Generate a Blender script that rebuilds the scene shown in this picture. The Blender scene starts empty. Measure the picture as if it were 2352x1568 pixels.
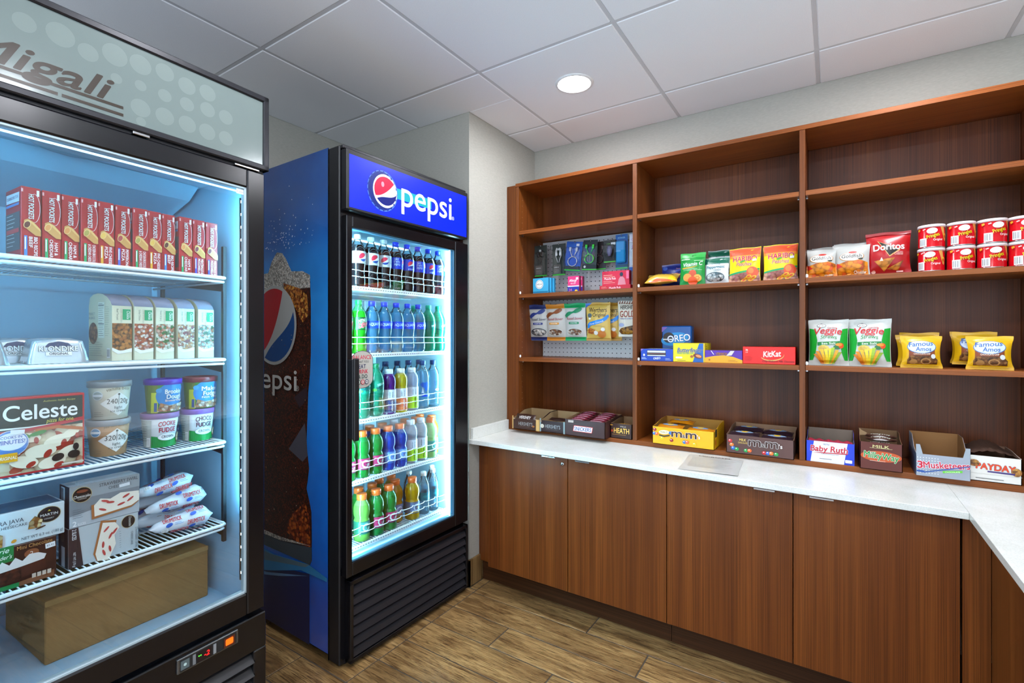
import bpy, bmesh, math, random
from mathutils import Vector, Matrix, geometry
R = math.radians
random.seed(7)
scene = bpy.context.scene
C = scene.collection

# ---------------------------------------------------------------- camera, world, exposure
cam_d = bpy.data.cameras.new('camera'); cam = bpy.data.objects.new('camera', cam_d); C.objects.link(cam)
cam.location = (0, 0, 1.27); cam.rotation_euler = (R(90), 0, R(33.347))
cam_d.sensor_fit = 'HORIZONTAL'; cam_d.sensor_width = 36; cam_d.lens = 36*1123/2352
cam_d.shift_y = -10/2352; cam_d.clip_start = 0.02
scene.camera = cam
world = bpy.data.worlds.new('world'); scene.world = world; world.use_nodes = True
bg = world.node_tree.nodes['Background']; bg.inputs[0].default_value = (0.74, 0.86, 1.0, 1); bg.inputs[1].default_value = 2.75
vs = scene.view_settings
vs.view_transform = 'Standard'; vs.look = 'None'; vs.exposure = 0.0; vs.gamma = 1.0; vs.use_curve_mapping = False
LAMP = 245.0          # strength of the recessed ceiling lamps
cy = scene.cycles
cy.max_bounces = 5; cy.diffuse_bounces = 3; cy.glossy_bounces = 2; cy.transmission_bounces = 3; cy.transparent_max_bounces = 14
cy.use_adaptive_sampling = True; cy.adaptive_threshold = .09; cy.adaptive_min_samples = 12
cy.caustics_reflective = False; cy.caustics_refractive = False; cy.sample_clamp_indirect = 4.0

# ---------------------------------------------------------------- materials
def s2l(c): return c/12.92 if c <= .04045 else ((c+.055)/1.055)**2.4
def lin(h):
    if not isinstance(h, str): return tuple(h)
    h = h.lstrip('#'); return tuple(s2l(int(h[i:i+2], 16)/255) for i in (0, 2, 4))
MATS = {}
def newmat(name):
    m = bpy.data.materials.new(name); m.use_nodes = True
    return m, m.node_tree.nodes, m.node_tree.links, m.node_tree.nodes['Principled BSDF']
def mat(col, rough=.5, metal=0., spec=.5, coat=0., emit=0.):
    k = (col, rough, metal, spec, coat, emit)
    if k in MATS: return MATS[k]
    m, N, L, b = newmat('paint_%s' % str(col).strip('#'))
    c = lin(col)+(1,)
    b.inputs['Base Color'].default_value = c if not emit else (c[0]*.3, c[1]*.3, c[2]*.3, 1)
    b.inputs['Roughness'].default_value = rough; b.inputs['Metallic'].default_value = metal
    b.inputs['Specular IOR Level'].default_value = spec; b.inputs['Coat Weight'].default_value = coat
    if emit: b.inputs['Emission Color'].default_value = c; b.inputs['Emission Strength'].default_value = emit
    MATS[k] = m; return m
def coords(N, L, kind='Object', scale=(1, 1, 1)):
    t = N.new('ShaderNodeTexCoord'); mp = N.new('ShaderNodeMapping'); mp.inputs['Scale'].default_value = scale
    L.new(t.outputs[kind], mp.inputs['Vector']); return mp
def noise(N, L, vec, scale, detail=3, rough=.55, dist=0):
    n = N.new('ShaderNodeTexNoise'); n.inputs['Scale'].default_value = scale; n.inputs['Detail'].default_value = detail
    n.inputs['Roughness'].default_value = rough; n.inputs['Distortion'].default_value = dist
    L.new(vec.outputs[0], n.inputs['Vector']); return n
def ramp(N, L, src, stops):
    r = N.new('ShaderNodeValToRGB'); e = r.color_ramp.elements
    while len(e) < len(stops): e.new(.5)
    for i, (p, c) in enumerate(stops): e[i].position = p; e[i].color = lin(c)+(1,)
    L.new(src, r.inputs['Fac']); return r
def mixc(N, L, a, b, fac, mode='MIX'):
    m = N.new('ShaderNodeMix'); m.data_type = 'RGBA'; m.blend_type = mode
    if isinstance(fac, float): m.inputs[0].default_value = fac
    else: L.new(fac, m.inputs[0])
    L.new(a, m.inputs[6]); L.new(b, m.inputs[7]); return m.outputs[2]
def bump(N, L, b, h, strength, dist=.002):
    n = N.new('ShaderNodeBump'); n.inputs['Strength'].default_value = strength; n.inputs['Distance'].default_value = dist
    L.new(h, n.inputs['Height']); L.new(n.outputs[0], b.inputs['Normal'])

def laminate(name, axis, dark='#4a2716', mid='#6b3c21', light='#85502f', rough=.38):
    # fine straight-grained veneer; axis = direction of the grain
    m, N, L, b = newmat(name)
    s1 = [420, 420, 420]; s1[axis] = 1.6
    s2 = [13, 13, 13]; s2[axis] = .35
    n1 = noise(N, L, coords(N, L, 'Object', s1), 1, 2, .6)
    n2 = noise(N, L, coords(N, L, 'Object', s2), 1, 3, .6)
    r2 = ramp(N, L, n2.outputs[0], ((.25, dark), (.5, mid), (.78, light)))
    r1 = ramp(N, L, n1.outputs[0], ((.34, '#a4a4a4'), (.62, '#ffffff')))
    c = mixc(N, L, r2.outputs[0], r1.outputs[0], .75, 'MULTIPLY')
    L.new(c, b.inputs['Base Color']); b.inputs['Roughness'].default_value = rough; b.inputs['Specular IOR Level'].default_value = .3
    bump(N, L, b, n1.outputs[0], .08, .0005)
    return m
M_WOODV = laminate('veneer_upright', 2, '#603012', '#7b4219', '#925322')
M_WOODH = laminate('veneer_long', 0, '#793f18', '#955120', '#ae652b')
M_WOODB = laminate('veneer_back_shaded', 2, '#542810', '#673517', '#7a431e')  # back panels carry the shadow of the bays as a darker tone
M_WOODY = laminate('veneer_deep', 1, '#603012', '#7b4219', '#925322')

def wall_mat():
    m, N, L, b = newmat('wallcovering')
    n = noise(N, L, coords(N, L, 'Object', (60, 60, 260)), 1, 3)
    r = ramp(N, L, n.outputs[0], ((.3, '#aeaca2'), (.7, '#b8b6ac')))
    L.new(r.outputs[0], b.inputs['Base Color']); b.inputs['Roughness'].default_value = .75
    bump(N, L, b, n.outputs[0], .15, .001); return m
M_WALL = wall_mat()
def tile_mat():
    m, N, L, b = newmat('ceiling_board')
    n = noise(N, L, coords(N, L, 'Object', (1, 1, 1)), 420, 3)
    r = ramp(N, L, n.outputs[0], ((.25, '#ecedf2'), (.7, '#f6f7fb')))
    L.new(r.outputs[0], b.inputs['Base Color']); b.inputs['Roughness'].default_value = .9
    bump(N, L, b, n.outputs[0], .12, .001); return m
M_TILE = tile_mat()
def quartz_mat():
    m, N, L, b = newmat('quartz')
    n = noise(N, L, coords(N, L, 'Object', (1, 1, 1)), 300, 4); n2 = noise(N, L, coords(N, L, 'Object', (1, 1, 1)), 9, 5)
    r = ramp(N, L, n.outputs[0], ((.3, '#dfe1dc'), (.6, '#eff0ec'))); r2 = ramp(N, L, n2.outputs[0], ((.35, '#f2f3f0'), (.7, '#ffffff')))
    L.new(mixc(N, L, r.outputs[0], r2.outputs[0], 1., 'MULTIPLY'), b.inputs['Base Color']); b.inputs['Roughness'].default_value = .22
    return m
M_QUARTZ = quartz_mat()
def plank_mat(name='wood_look_tile', pal=('#543c24', '#87663e', '#ad8a58', '#c2a06c')):
    m, N, L, b = newmat(name)
    t = N.new('ShaderNodeTexCoord'); oi = N.new('ShaderNodeObjectInfo')
    mul = N.new('ShaderNodeVectorMath'); mul.operation = 'SCALE'; mul.inputs[0].default_value = (37, 91, 53)
    L.new(oi.outputs['Random'], mul.inputs['Scale'])
    ad = N.new('ShaderNodeVectorMath'); L.new(t.outputs['Object'], ad.inputs[0]); L.new(mul.outputs[0], ad.inputs[1])
    def mapped(sc):
        mp = N.new('ShaderNodeMapping'); mp.inputs['Scale'].default_value = sc; L.new(ad.outputs[0], mp.inputs['Vector']); return mp
    n1 = noise(N, L, mapped((2.6, 22, 1)), 1.5, 8, .68, .7)
    n2 = noise(N, L, mapped((9, 190, 1)), 1.6, 4, .65, .5)
    n3 = noise(N, L, mapped((1.6, 3.2, 1)), 1.6, 3, .5, .3)
    r1 = ramp(N, L, n1.outputs[0], ((.26, pal[0]), (.42, pal[1]), (.56, pal[2]), (.75, pal[3])))
    r2 = ramp(N, L, n2.outputs[0], ((.36, '#5e5040'), (.5, '#ffffff')))
    r3 = ramp(N, L, n3.outputs[0], ((.32, '#b9b4b2'), (.6, '#ffffff')))
    c = mixc(N, L, r1.outputs[0], r2.outputs[0], .8, 'MULTIPLY'); c = mixc(N, L, c, r3.outputs[0], .8, 'MULTIPLY')
    L.new(c, b.inputs['Base Color']); b.inputs['Roughness'].default_value = .36
    bump(N, L, b, n2.outputs[0], .2, .001)
    return m
M_PLANK = plank_mat()

def glass_mat(name, ior=1.5, tint=(1, 1, 1), gain=1.0):
    m = bpy.data.materials.new(name); m.use_nodes = True; N = m.node_tree.nodes; L = m.node_tree.links; N.clear()
    o = N.new('ShaderNodeOutputMaterial'); t = N.new('ShaderNodeBsdfTransparent'); g = N.new('ShaderNodeBsdfGlossy')
    t.inputs[0].default_value = tuple(tint)+(1,); g.inputs['Roughness'].default_value = 0.0
    f = N.new('ShaderNodeFresnel'); ge = N.new('ShaderNodeNewGeometry'); mr = N.new('ShaderNodeMapRange')
    mr.inputs[3].default_value = ior; mr.inputs[4].default_value = 1/ior; L.new(ge.outputs['Backfacing'], mr.inputs[0]); L.new(mr.outputs[0], f.inputs['IOR'])
    mu = N.new('ShaderNodeMath'); mu.operation = 'MULTIPLY'; mu.inputs[1].default_value = gain; mu.use_clamp = True
    x = N.new('ShaderNodeMixShader'); L.new(f.outputs[0], mu.inputs[0]); L.new(mu.outputs[0], x.inputs[0])
    L.new(t.outputs[0], x.inputs[1]); L.new(g.outputs[0], x.inputs[2]); L.new(x.outputs[0], o.inputs[0]); return m
M_GLASS = glass_mat('door_glass', 1.5, (.97, .99, 1), 2.0)
M_CLEAR = glass_mat('clear_plastic', 1.45, (.95, .97, .98), 1.5)

def liquid_mat(col, clear=.0, tl=.55, rough=.06):
    # coloured drink in a clear bottle: lets light through and keeps a shiny skin
    k = ('liq', col, clear, tl)
    if k in MATS: return MATS[k]
    m = bpy.data.materials.new('drink_%s' % col.strip('#')); m.use_nodes = True; N = m.node_tree.nodes; L = m.node_tree.links; N.clear()
    c = lin(col)+(1,)
    o = N.new('ShaderNodeOutputMaterial'); d = N.new('ShaderNodeBsdfDiffuse'); t = N.new('ShaderNodeBsdfTranslucent'); g = N.new('ShaderNodeBsdfGlossy')
    tp = N.new('ShaderNodeBsdfTransparent')
    d.inputs[0].default_value = c; t.inputs[0].default_value = c; tp.inputs[0].default_value = c; g.inputs['Roughness'].default_value = rough
    a = N.new('ShaderNodeMixShader'); a.inputs[0].default_value = tl; L.new(d.outputs[0], a.inputs[1]); L.new(t.outputs[0], a.inputs[2])
    b = N.new('ShaderNodeMixShader'); b.inputs[0].default_value = clear; L.new(a.outputs[0], b.inputs[1]); L.new(tp.outputs[0], b.inputs[2])
    f = N.new('ShaderNodeFresnel'); f.inputs['IOR'].default_value = 1.5
    x = N.new('ShaderNodeMixShader'); L.new(f.outputs[0], x.inputs[0]); L.new(b.outputs[0], x.inputs[1]); L.new(g.outputs[0], x.inputs[2])
    L.new(x.outputs[0], o.inputs[0]); MATS[k] = m; return m

def food_mat(c1, c2, c3, scale=60, rough=.4, name='food_print'):
    k = ('food', c1, c2, c3, scale)
    if k in MATS: return MATS[k]
    m, N, L, b = newmat(name)
    mp = coords(N, L, 'Object')
    n = noise(N, L, mp, scale*.5, 2)
    ad = N.new('ShaderNodeVectorMath'); sc = N.new('ShaderNodeVectorMath'); sc.operation = 'SCALE'; sc.inputs['Scale'].default_value = .8/scale
    L.new(n.outputs['Color'], sc.inputs[0]); L.new(mp.outputs[0], ad.inputs[0]); L.new(sc.outputs[0], ad.inputs[1])
    v = N.new('ShaderNodeTexVoronoi'); v.inputs['Scale'].default_value = scale; L.new(ad.outputs[0], v.inputs['Vector'])
    r = ramp(N, L, v.outputs['Color'], ((.2, c1), (.5, c2), (.8, c3)))
    d = ramp(N, L, v.outputs['Distance'], ((.0, '#ffffff'), (.55, '#d8d0c4'), (.8, '#806a55')))
    L.new(mixc(N, L, r.outputs[0], d.outputs[0], .8, 'MULTIPLY'), b.inputs['Base Color']); b.inputs['Roughness'].default_value = rough
    MATS[k] = m; return m

M_BLACK = mat('#0e0e12', .22, 0, .5); M_BLACKM = mat('#121216', .45); M_CHAR = mat('#2a2a2e', .3, .4)
M_STEEL = mat('#b8b8ba', .25, 1.); M_ALU = mat('#8e9196', .3, .9); M_WHITE = mat('#eef0ee', .4)
M_LINER = mat('#9fcae6', .35); M_WIRE = mat('#eef4f6', .35); M_CARD = mat('#8a6d4c', .8); M_CARDD = mat('#5c4630', .85)  # freezer liner colour takes in part of the blue LED cast

# ---------------------------------------------------------------- mesh builder
class MB:
    def __init__(s): s.v = []; s.f = []; s.m = []; s.sm = []; s.mats = []
    def mi(s, m):
        if m not in s.mats: s.mats.append(m)
        return s.mats.index(m)
    def add(s, vs, fs, m, sm=False):
        o = len(s.v); i = s.mi(m); s.v += [tuple(p) for p in vs]
        for f in fs: s.f.append(tuple(o+k for k in f)); s.m.append(i); s.sm.append(sm)
    def box(s, x0, x1, y0, y1, z0, z1, m, b=0.):
        if x0 > x1: x0, x1 = x1, x0
        if y0 > y1: y0, y1 = y1, y0
        if z0 > z1: z0, z1 = z1, z0
        if b <= 0:
            v = [(x, y, z) for x in (x0, x1) for y in (y0, y1) for z in (z0, z1)]
            s.add(v, [(0, 1, 3, 2), (4, 6, 7, 5), (0, 4, 5, 1), (2, 3, 7, 6), (0, 2, 6, 4), (1, 5, 7, 3)], m); return
        b = min(b, (x1-x0)*.49, (y1-y0)*.49, (z1-z0)*.49)
        v = []; idx = {}
        for i, x in enumerate((x0, x1)):
            for j, y in enumerate((y0, y1)):
                for k, z in enumerate((z0, z1)):
                    sx, sy, sz = (1, -1)[i]*b, (1, -1)[j]*b, (1, -1)[k]*b
                    idx[i, j, k, 0] = len(v); v.append((x, y+sy, z+sz))
                    idx[i, j, k, 1] = len(v); v.append((x+sx, y, z+sz))
                    idx[i, j, k, 2] = len(v); v.append((x+sx, y+sy, z))
        g = lambda i, j, k, a: idx[i, j, k, a]
        f = []
        for i in (0, 1): f.append((g(i, 0, 0, 0), g(i, 0, 1, 0), g(i, 1, 1, 0), g(i, 1, 0, 0)))
        for j in (0, 1): f.append((g(0, j, 0, 1), g(0, j, 1, 1), g(1, j, 1, 1), g(1, j, 0, 1)))
        for k in (0, 1): f.append((g(0, 0, k, 2), g(0, 1, k, 2), g(1, 1, k, 2), g(1, 0, k, 2)))
        for i in (0, 1):
            for j in (0, 1): f.append((g(i, j, 0, 0), g(i, j, 1, 0), g(i, j, 1, 1), g(i, j, 0, 1)))
            for k in (0, 1): f.append((g(i, 0, k, 0), g(i, 1, k, 0), g(i, 1, k, 2), g(i, 0, k, 2)))
        for j in (0, 1):
            for k in (0, 1): f.append((g(0, j, k, 1), g(1, j, k, 1), g(1, j, k, 2), g(0, j, k, 2)))
        for i in (0, 1):
            for j in (0, 1):
                for k in (0, 1): f.append((g(i, j, k, 0), g(i, j, k, 1), g(i, j, k, 2)))
        s.add(v, f, m)
    def lathe(s, prof, n, mats, sm=True, ang=0.):
        # prof: (r, z) from bottom to top; mats: one material or one per segment
        v = []; rows = []
        for r, z in prof:
            if r < 1e-6: rows.append([len(v)]); v.append((0, 0, z))
            else: rows.append(list(range(len(v), len(v)+n))); v += [(r*math.sin(ang+2*math.pi*i/n), -r*math.cos(ang+2*math.pi*i/n), z) for i in range(n)]
        o = len(s.v); s.v += v
        for k in range(len(prof)-1):
            m = mats[k] if isinstance(mats, (list, tuple)) else mats
            if m is None: continue
            mi = s.mi(m); a, b = rows[k], rows[k+1]
            for i in range(n):
                j = (i+1) % n
                if len(a) == 1 and len(b) == 1: continue
                if len(a) == 1: f = (a[0], b[j], b[i])
                elif len(b) == 1: f = (a[i], a[j], b[0])
                else: f = (a[i], a[j], b[j], b[i])
                s.f.append(tuple(o+q for q in f)); s.m.append(mi); s.sm.append(sm)
    def tube(s, pts, r, m, n=6, closed=False, sm=True):
        pts = [Vector(p) for p in pts]; v = []; k = len(pts)
        for i, p in enumerate(pts):
            a = pts[i-1] if (i or closed) else p; b = pts[(i+1) % k] if (i < k-1 or closed) else p
            d = (b-a).normalized() if (b-a).length > 1e-9 else Vector((1, 0, 0))
            up = Vector((0, 0, 1)) if abs(d.z) < .9 else Vector((1, 0, 0))
            e = d.cross(up).normalized(); g = e.cross(d)
            v += [p+e*(r*math.cos(2*math.pi*q/n))+g*(r*math.sin(2*math.pi*q/n)) for q in range(n)]
        f = []
        for i in range(k if closed else k-1):
            a = i*n; b = ((i+1) % k)*n
            f += [(a+q, a+(q+1) % n, b+(q+1) % n, b+q) for q in range(n)]
        if not closed: f += [tuple(range(n)), tuple(range((k-1)*n, k*n))]
        s.add(v, f, m, sm)
    def prism(s, poly, a0, a1, axis, m, mface=None):
        # poly in the plane across `axis`; extruded from a0 to a1
        def P(p, a): return ((a, p[0], p[1]), (p[0], a, p[1]), (p[0], p[1], a))[axis]
        n = len(poly); v = [P(p, a0) for p in poly]+[P(p, a1) for p in poly]
        s.add(v, [(i, (i+1) % n, n+(i+1) % n, n+i) for i in range(n)], m)
        s.add(v, [tuple(range(n)), tuple(range(n, 2*n))], mface or m)
    def surf(s, fn, nu, nv, m, sm=True):
        v = [fn(i/nu, j/nv) for j in range(nv+1) for i in range(nu+1)]
        f = [(j*(nu+1)+i, j*(nu+1)+i+1, (j+1)*(nu+1)+i+1, (j+1)*(nu+1)+i) for j in range(nv) for i in range(nu)]
        s.add(v, f, m, sm)
    def mesh(s, name, fix=True):
        me = bpy.data.meshes.new(name); me.from_pydata(s.v, [], s.f)
        for m in s.mats: me.materials.append(m)
        me.polygons.foreach_set('material_index', s.m); me.polygons.foreach_set('use_smooth', s.sm)
        if fix:
            bm = bmesh.new(); bm.from_mesh(me); bmesh.ops.recalc_face_normals(bm, faces=bm.faces); bm.to_mesh(me); bm.free()
        me.update(); return me
    def build(s, name, parent=None, fix=True): return link(name, s.mesh(name, fix), parent)
def link(name, me, parent=None):
    o = bpy.data.objects.new(name, me); C.objects.link(o)
    if parent: o.parent = parent
    return o
def tag(o, label=None, cat=None, group=None, kind=None):
    if label: o['label'] = label
    if cat: o['category'] = cat
    if group: o['group'] = group
    if kind: o['kind'] = kind
    return o
def thing(name, label, cat, loc=(0, 0, 0), rz=0., group=None, rx=0., ry=0.):
    o = bpy.data.objects.new(name, None); C.objects.link(o); o.empty_display_size = .02
    o.location = loc; o.rotation_euler = (rx, ry, rz); return tag(o, label, cat, group)
def dup(root, label, loc=None, rot=None, group=None):
    def cp(o, par):
        c = o.copy(); C.objects.link(c); c.parent = par
        for ch in o.children: cp(ch, c)
        return c
    kids = list(root.children); r = root.copy(); C.objects.link(r)
    for ch in kids: cp(ch, r)
    r['label'] = label
    if group: r['group'] = group
    if loc is not None: r.location = loc
    if rot is not None: r.rotation_euler = rot
    return r

# ---------------------------------------------------------------- print: flat lettering and shapes laid on a surface
TXT = {}
def textmesh(t, bold=0., shear=0., space=1., res=2):
    k = (t, bold, shear, space, res)
    if k in TXT: return TXT[k]
    cu = bpy.data.curves.new('t', 'FONT'); cu.body = t; cu.size = 1; cu.offset = bold; cu.shear = shear
    cu.space_character = space; cu.resolution_u = res; cu.fill_mode = 'FRONT'; cu.align_x = 'LEFT'
    ob = bpy.data.objects.new('t', cu); me = bpy.data.meshes.new_from_object(ob)
    me.calc_loop_triangles()
    v = [(p.co.x, p.co.y) for p in me.vertices]; f = [tuple(q.vertices) for q in me.loop_triangles]
    bpy.data.objects.remove(ob); bpy.data.curves.remove(cu); bpy.data.meshes.remove(me)
    TXT[k] = (v, f); return TXT[k]
CAPH = max(p[1] for p in textmesh('H')[0])
class Print(MB):
    def __init__(s, fn, grid=None, eps=.00022, start=.0004):
        super().__init__(); s.fn = fn; s.grid = grid; s.eps = eps; s.o = start
    def _put(s, v2, tris, m):
        if isinstance(m, str): m = mat(m, .38)
        if not tris: return
        if s.grid:
            bm = bmesh.new(); bv = [bm.verts.new((p[0], p[1], 0)) for p in v2]
            for t in tris:
                try: bm.faces.new([bv[i] for i in t])
                except ValueError: pass
            for ax in (0, 1):
                st = s.grid[ax]
                if not st: continue
                lo = min(p[ax] for p in v2); hi = max(p[ax] for p in v2)
                for k in range(math.ceil(lo/st), math.floor(hi/st)+1):
                    co = (k*st, 0, 0) if ax == 0 else (0, k*st, 0); no = (1, 0, 0) if ax == 0 else (0, 1, 0)
                    bmesh.ops.bisect_plane(bm, geom=bm.verts[:]+bm.edges[:]+bm.faces[:], plane_co=co, plane_no=no, dist=1e-6)
            bm.verts.index_update(); v2 = [(q.co.x, q.co.y) for q in bm.verts]; tris = [tuple(q.index for q in f.verts) for f in bm.faces]; bm.free()
        s.o += s.eps
        s.add([s.fn(p[0], p[1], s.o) for p in v2], tris, m)
    def poly(s, pts, m):
        tri = geometry.tessellate_polygon([[Vector((p[0], p[1], 0)) for p in pts]]); s._put(pts, [tuple(t) for t in tri], m)
    def rect(s, u0, v0, u1, v1, m, rot=0):
        p = [(u0, v0), (u1, v0), (u1, v1), (u0, v1)]
        if rot:
            cu, cv = (u0+u1)/2, (v0+v1)/2; c, q = math.cos(rot), math.sin(rot)
            p = [(cu+(x-cu)*c-(y-cv)*q, cv+(x-cu)*q+(y-cv)*c) for x, y in p]
        s._put(p, [(0, 1, 2), (0, 2, 3)], m)
    def ell(s, u, v, ru, rv, m, n=24, rot=0, a0=0, a1=2*math.pi):
        c, q = math.cos(rot), math.sin(rot); full = a1-a0 > 6.28
        p = [(ru*math.cos(a0+(a1-a0)*i/n), rv*math.sin(a0+(a1-a0)*i/n)) for i in range(n if full else n+1)]
        s.poly([(u+x*c-y*q, v+x*q+y*c) for x, y in p], m)
    def rrect(s, u0, v0, u1, v1, r, m, n=4):
        p = []
        for cu, cv, a in ((u1-r, v1-r, 0), (u0+r, v1-r, 90), (u0+r, v0+r, 180), (u1-r, v0+r, 270)):
            p += [(cu+r*math.cos(R(a+90*i/n)), cv+r*math.sin(R(a+90*i/n))) for i in range(n+1)]
        s.poly(p, m)
    def text(s, t, u, v, h, m, al='C', w=None, bold=.0, shear=0., rot=0., arc=0., space=1., wide=1., edge=None):
        # h: capital height, v: baseline, w: fit to this width; edge: (material, thickness) drawn underneath
        if edge:
            s.text(t, u, v, h, edge[0], al, w, bold+edge[1]*1.2, shear, rot, arc, space, wide)
        vv, ff = textmesh(t, 0., shear, space, 2 if h < .010 else 3 if h < .02 else 7)
        v0, _ = textmesh(t, 0., shear, space)
        x0 = min(p[0] for p in v0); x1 = max(p[0] for p in v0); sy = h/CAPH; sx = sy*wide
        if w: sx = w/(x1-x0)
        off = {'C': (x0+x1)/2, 'L': x0, 'R': x1}[al]; c, q = math.cos(rot), math.sin(rot)
        out = []
        for x, y in vv:
            x = (x-off)*sx; y = y*sy
            if arc: y += arc*(1-(2*x/(w or (x1-x0)*sx))**2)
            out.append((u+x*c-y*q, v+x*q+y*c))
        # heavier weights are set by overprinting the same letters a hair apart
        d = bold*.55*min(sx, sy); n = 1 if d < 2e-5 else 4 if bold < .03 else 8; e0 = s.eps
        for k in range(n):
            a = 2*math.pi*k/n; du, dv = (d*math.cos(a), d*math.sin(a)) if n > 1 else (0, 0)
            s._put([(x+du, y+dv) for x, y in out], ff, m); s.eps = .00004
        s.eps = e0
def F_front(y=0.): return lambda u, v, o: (u, y-o, v)
def F_left(x, d): return lambda u, v, o: (x-o, d/2-u, v)
def F_right(x, d): return lambda u, v, o: (x+o, d/2+u, v)
def F_top(z, d): return lambda u, v, o: (u, d/2+v, z+o)
def F_cyl(rf):
    g = rf if callable(rf) else (lambda v: rf)
    return lambda u, v, o: ((g(v)+o)*math.sin(u/g(v)), -(g(v)+o)*math.cos(u/g(v)), v)

# ================================================================= the room
XL, XW, XR = -2.446, -1.556, .972        # alcove back wall, wall end left of the shelving, right wall
YB, YC, Y0 = 2.62, 1.966, -1.3           # shelving wall, alcove corner, side left open to an assumed lobby for world light
ZC = 2.42
CZ = .748                                # worktop
def struct(o, label): return tag(o, label, kind='structure')
b = MB(); b.box(XW-.001, XR+.1, YB, YB+.1, 0, ZC+.06, M_WALL); struct(b.build('wall_back'), 'pale grey wall behind the wooden shelving')
b = MB(); b.box(XL-.1, XW, YC, YB+.1, 0, ZC+.06, M_WALL)
struct(b.build('wall_corner'), 'projecting corner of pale wall between the blue cooler and the shelving')
b = MB(); b.box(XL-.1, XL, Y0, YC, 0, ZC+.06, M_WALL); struct(b.build('wall_left'), 'grey alcove wall behind the two glass-door coolers')
b = MB(); b.box(XR, XR+.1, .9, YB, 0, ZC+.06, M_WALL); struct(b.build('wall_right'), 'pale wall on the far side of the side worktop')  # cut short so that world light comes in from the right
# baseboard of wood-look tile round the projecting corner
b = MB(); b.box(XW, XW+.011, YC-.011, 2.069, 0, .135, M_PLANK, .0015); b.box(XL, XW+.011, YC-.011, YC, 0, .135, M_PLANK, .0015)
struct(b.build('baseboard_left'), 'wood-look tile baseboard at the foot of the projecting wall corner')

# floor: grout bed with wood-look tile planks, each a piece of its own
b = MB(); b.box(XL-.1, XR+.1, Y0, YB+.1, -.05, -.0025, mat('#4f463b', .8))
floor = struct(b.build('floor'), 'wood-look tile floor laid in long planks')
PLK = {}
def plank(x0, x1, y0, y1):
    g = .0028; x0 += g; x1 -= g; y0 += g; y1 -= g
    k = (round(x1-x0, 4), round(y1-y0, 4))
    if k not in PLK:
        q = MB(); q.box(-k[0]/2, k[0]/2, -k[1]/2, k[1]/2, -.012, 0, M_PLANK, .0012); PLK[k] = q.mesh('plank')
    o = link('plank', PLK[k], floor); o.location = ((x0+x1)/2, (y0+y1)/2, 0)
PW, PL = .1525, .914
joints = [-.889, -.619, -1.187, -.886, -.57, -1.24, -.80]
row = 0; y = 2.083
while y > Y0+.01:
    y1 = y; y0 = max(y-PW, Y0)
    xs = [-1.5]; x = joints[row % 7]
    while x < XR: xs.append(x); x += PL
    xs.append(XR)
    for a, c in zip(xs, xs[1:]):
        if c-a > .02: plank(a, c, y0, y1)
    xs = [XL]; x = -1.771-(.33 if row % 2 else 0)
    xs += [x] if x < -1.52 else []
    xs.append(-1.5)
    if y0 < YC-.012:
        for a, c in zip(xs, xs[1:]): plank(a, c, y0, min(y1, YC-.012))
    if y1 > YC: plank(XW+.0125, -1.5, max(y0, YC-.010), y1)
    y = y0; row += 1

# ceiling: tiles in a white grid
b = MB(); b.box(XL-.1, XR+.1, Y0, YB+.1, ZC+.03, ZC+.08, mat('#b9b9b9', .9))
ceiling = struct(b.build('ceiling'), 'suspended ceiling of white square tiles in a slim white grid')
GS = .6165; gx = [-1.907+GS*i for i in range(-1, 6)]; gy = [1.697+GS*i for i in range(-8, 3)]
TL = {}
def rects(x0, x1, y0, y1):
    out = []
    for a0, a1, c0, c1 in (((XL, XR, Y0, YC), (XW, XR, YC, YB)) if x0 < XW else ((XW, XR, Y0, YB),)):
        p, q, r_, s_ = max(x0, a0), min(x1, a1), max(y0, c0), min(y1, c1)
        if q-p > .01 and s_-r_ > .01: out.append((p, q, r_, s_))
    return out
g = .0075
for i in range(len(gx)-1):
    for j in range(len(gy)-1):
        rs = rects(gx[i]+g, gx[i+1]-g, gy[j]+g, gy[j+1]-g)
        if not rs: continue
        cx_, cy_ = (gx[i]+gx[i+1])/2, (gy[j]+gy[j+1])/2
        k = tuple(round(q, 3) for r_ in rs for q in (r_[0]-cx_, r_[1]-cx_, r_[2]-cy_, r_[3]-cy_))
        if k not in TL:
            q = MB()
            for p in range(0, len(k), 4): q.box(k[p], k[p+1], k[p+2], k[p+3], 0, .018, M_TILE, .0035)
            TL[k] = q.mesh('tile')
        o = link('tile', TL[k], ceiling); o.location = (cx_, cy_, ZC-.001)
M_GRID = mat('#cfd0d4', .5)
for x in gx:
    for (p, q, r_, s_) in rects(x-.006, x+.006, Y0, YB):
        if q-p > .011: m_ = MB(); m_.box(x-.0074, x+.0074, r_, s_, ZC+.0012, ZC+.025, M_GRID, .001); m_.build('grid_bar', ceiling)
for y in gy:
    for (p, q, r_, s_) in rects(XL, XR, y-.006, y+.006):
        if s_-r_ > .011: m_ = MB(); m_.box(p, q, y-.0074, y+.0074, ZC+.0009, ZC+.025, M_GRID, .001); m_.build('grid_bar', ceiling)
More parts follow.
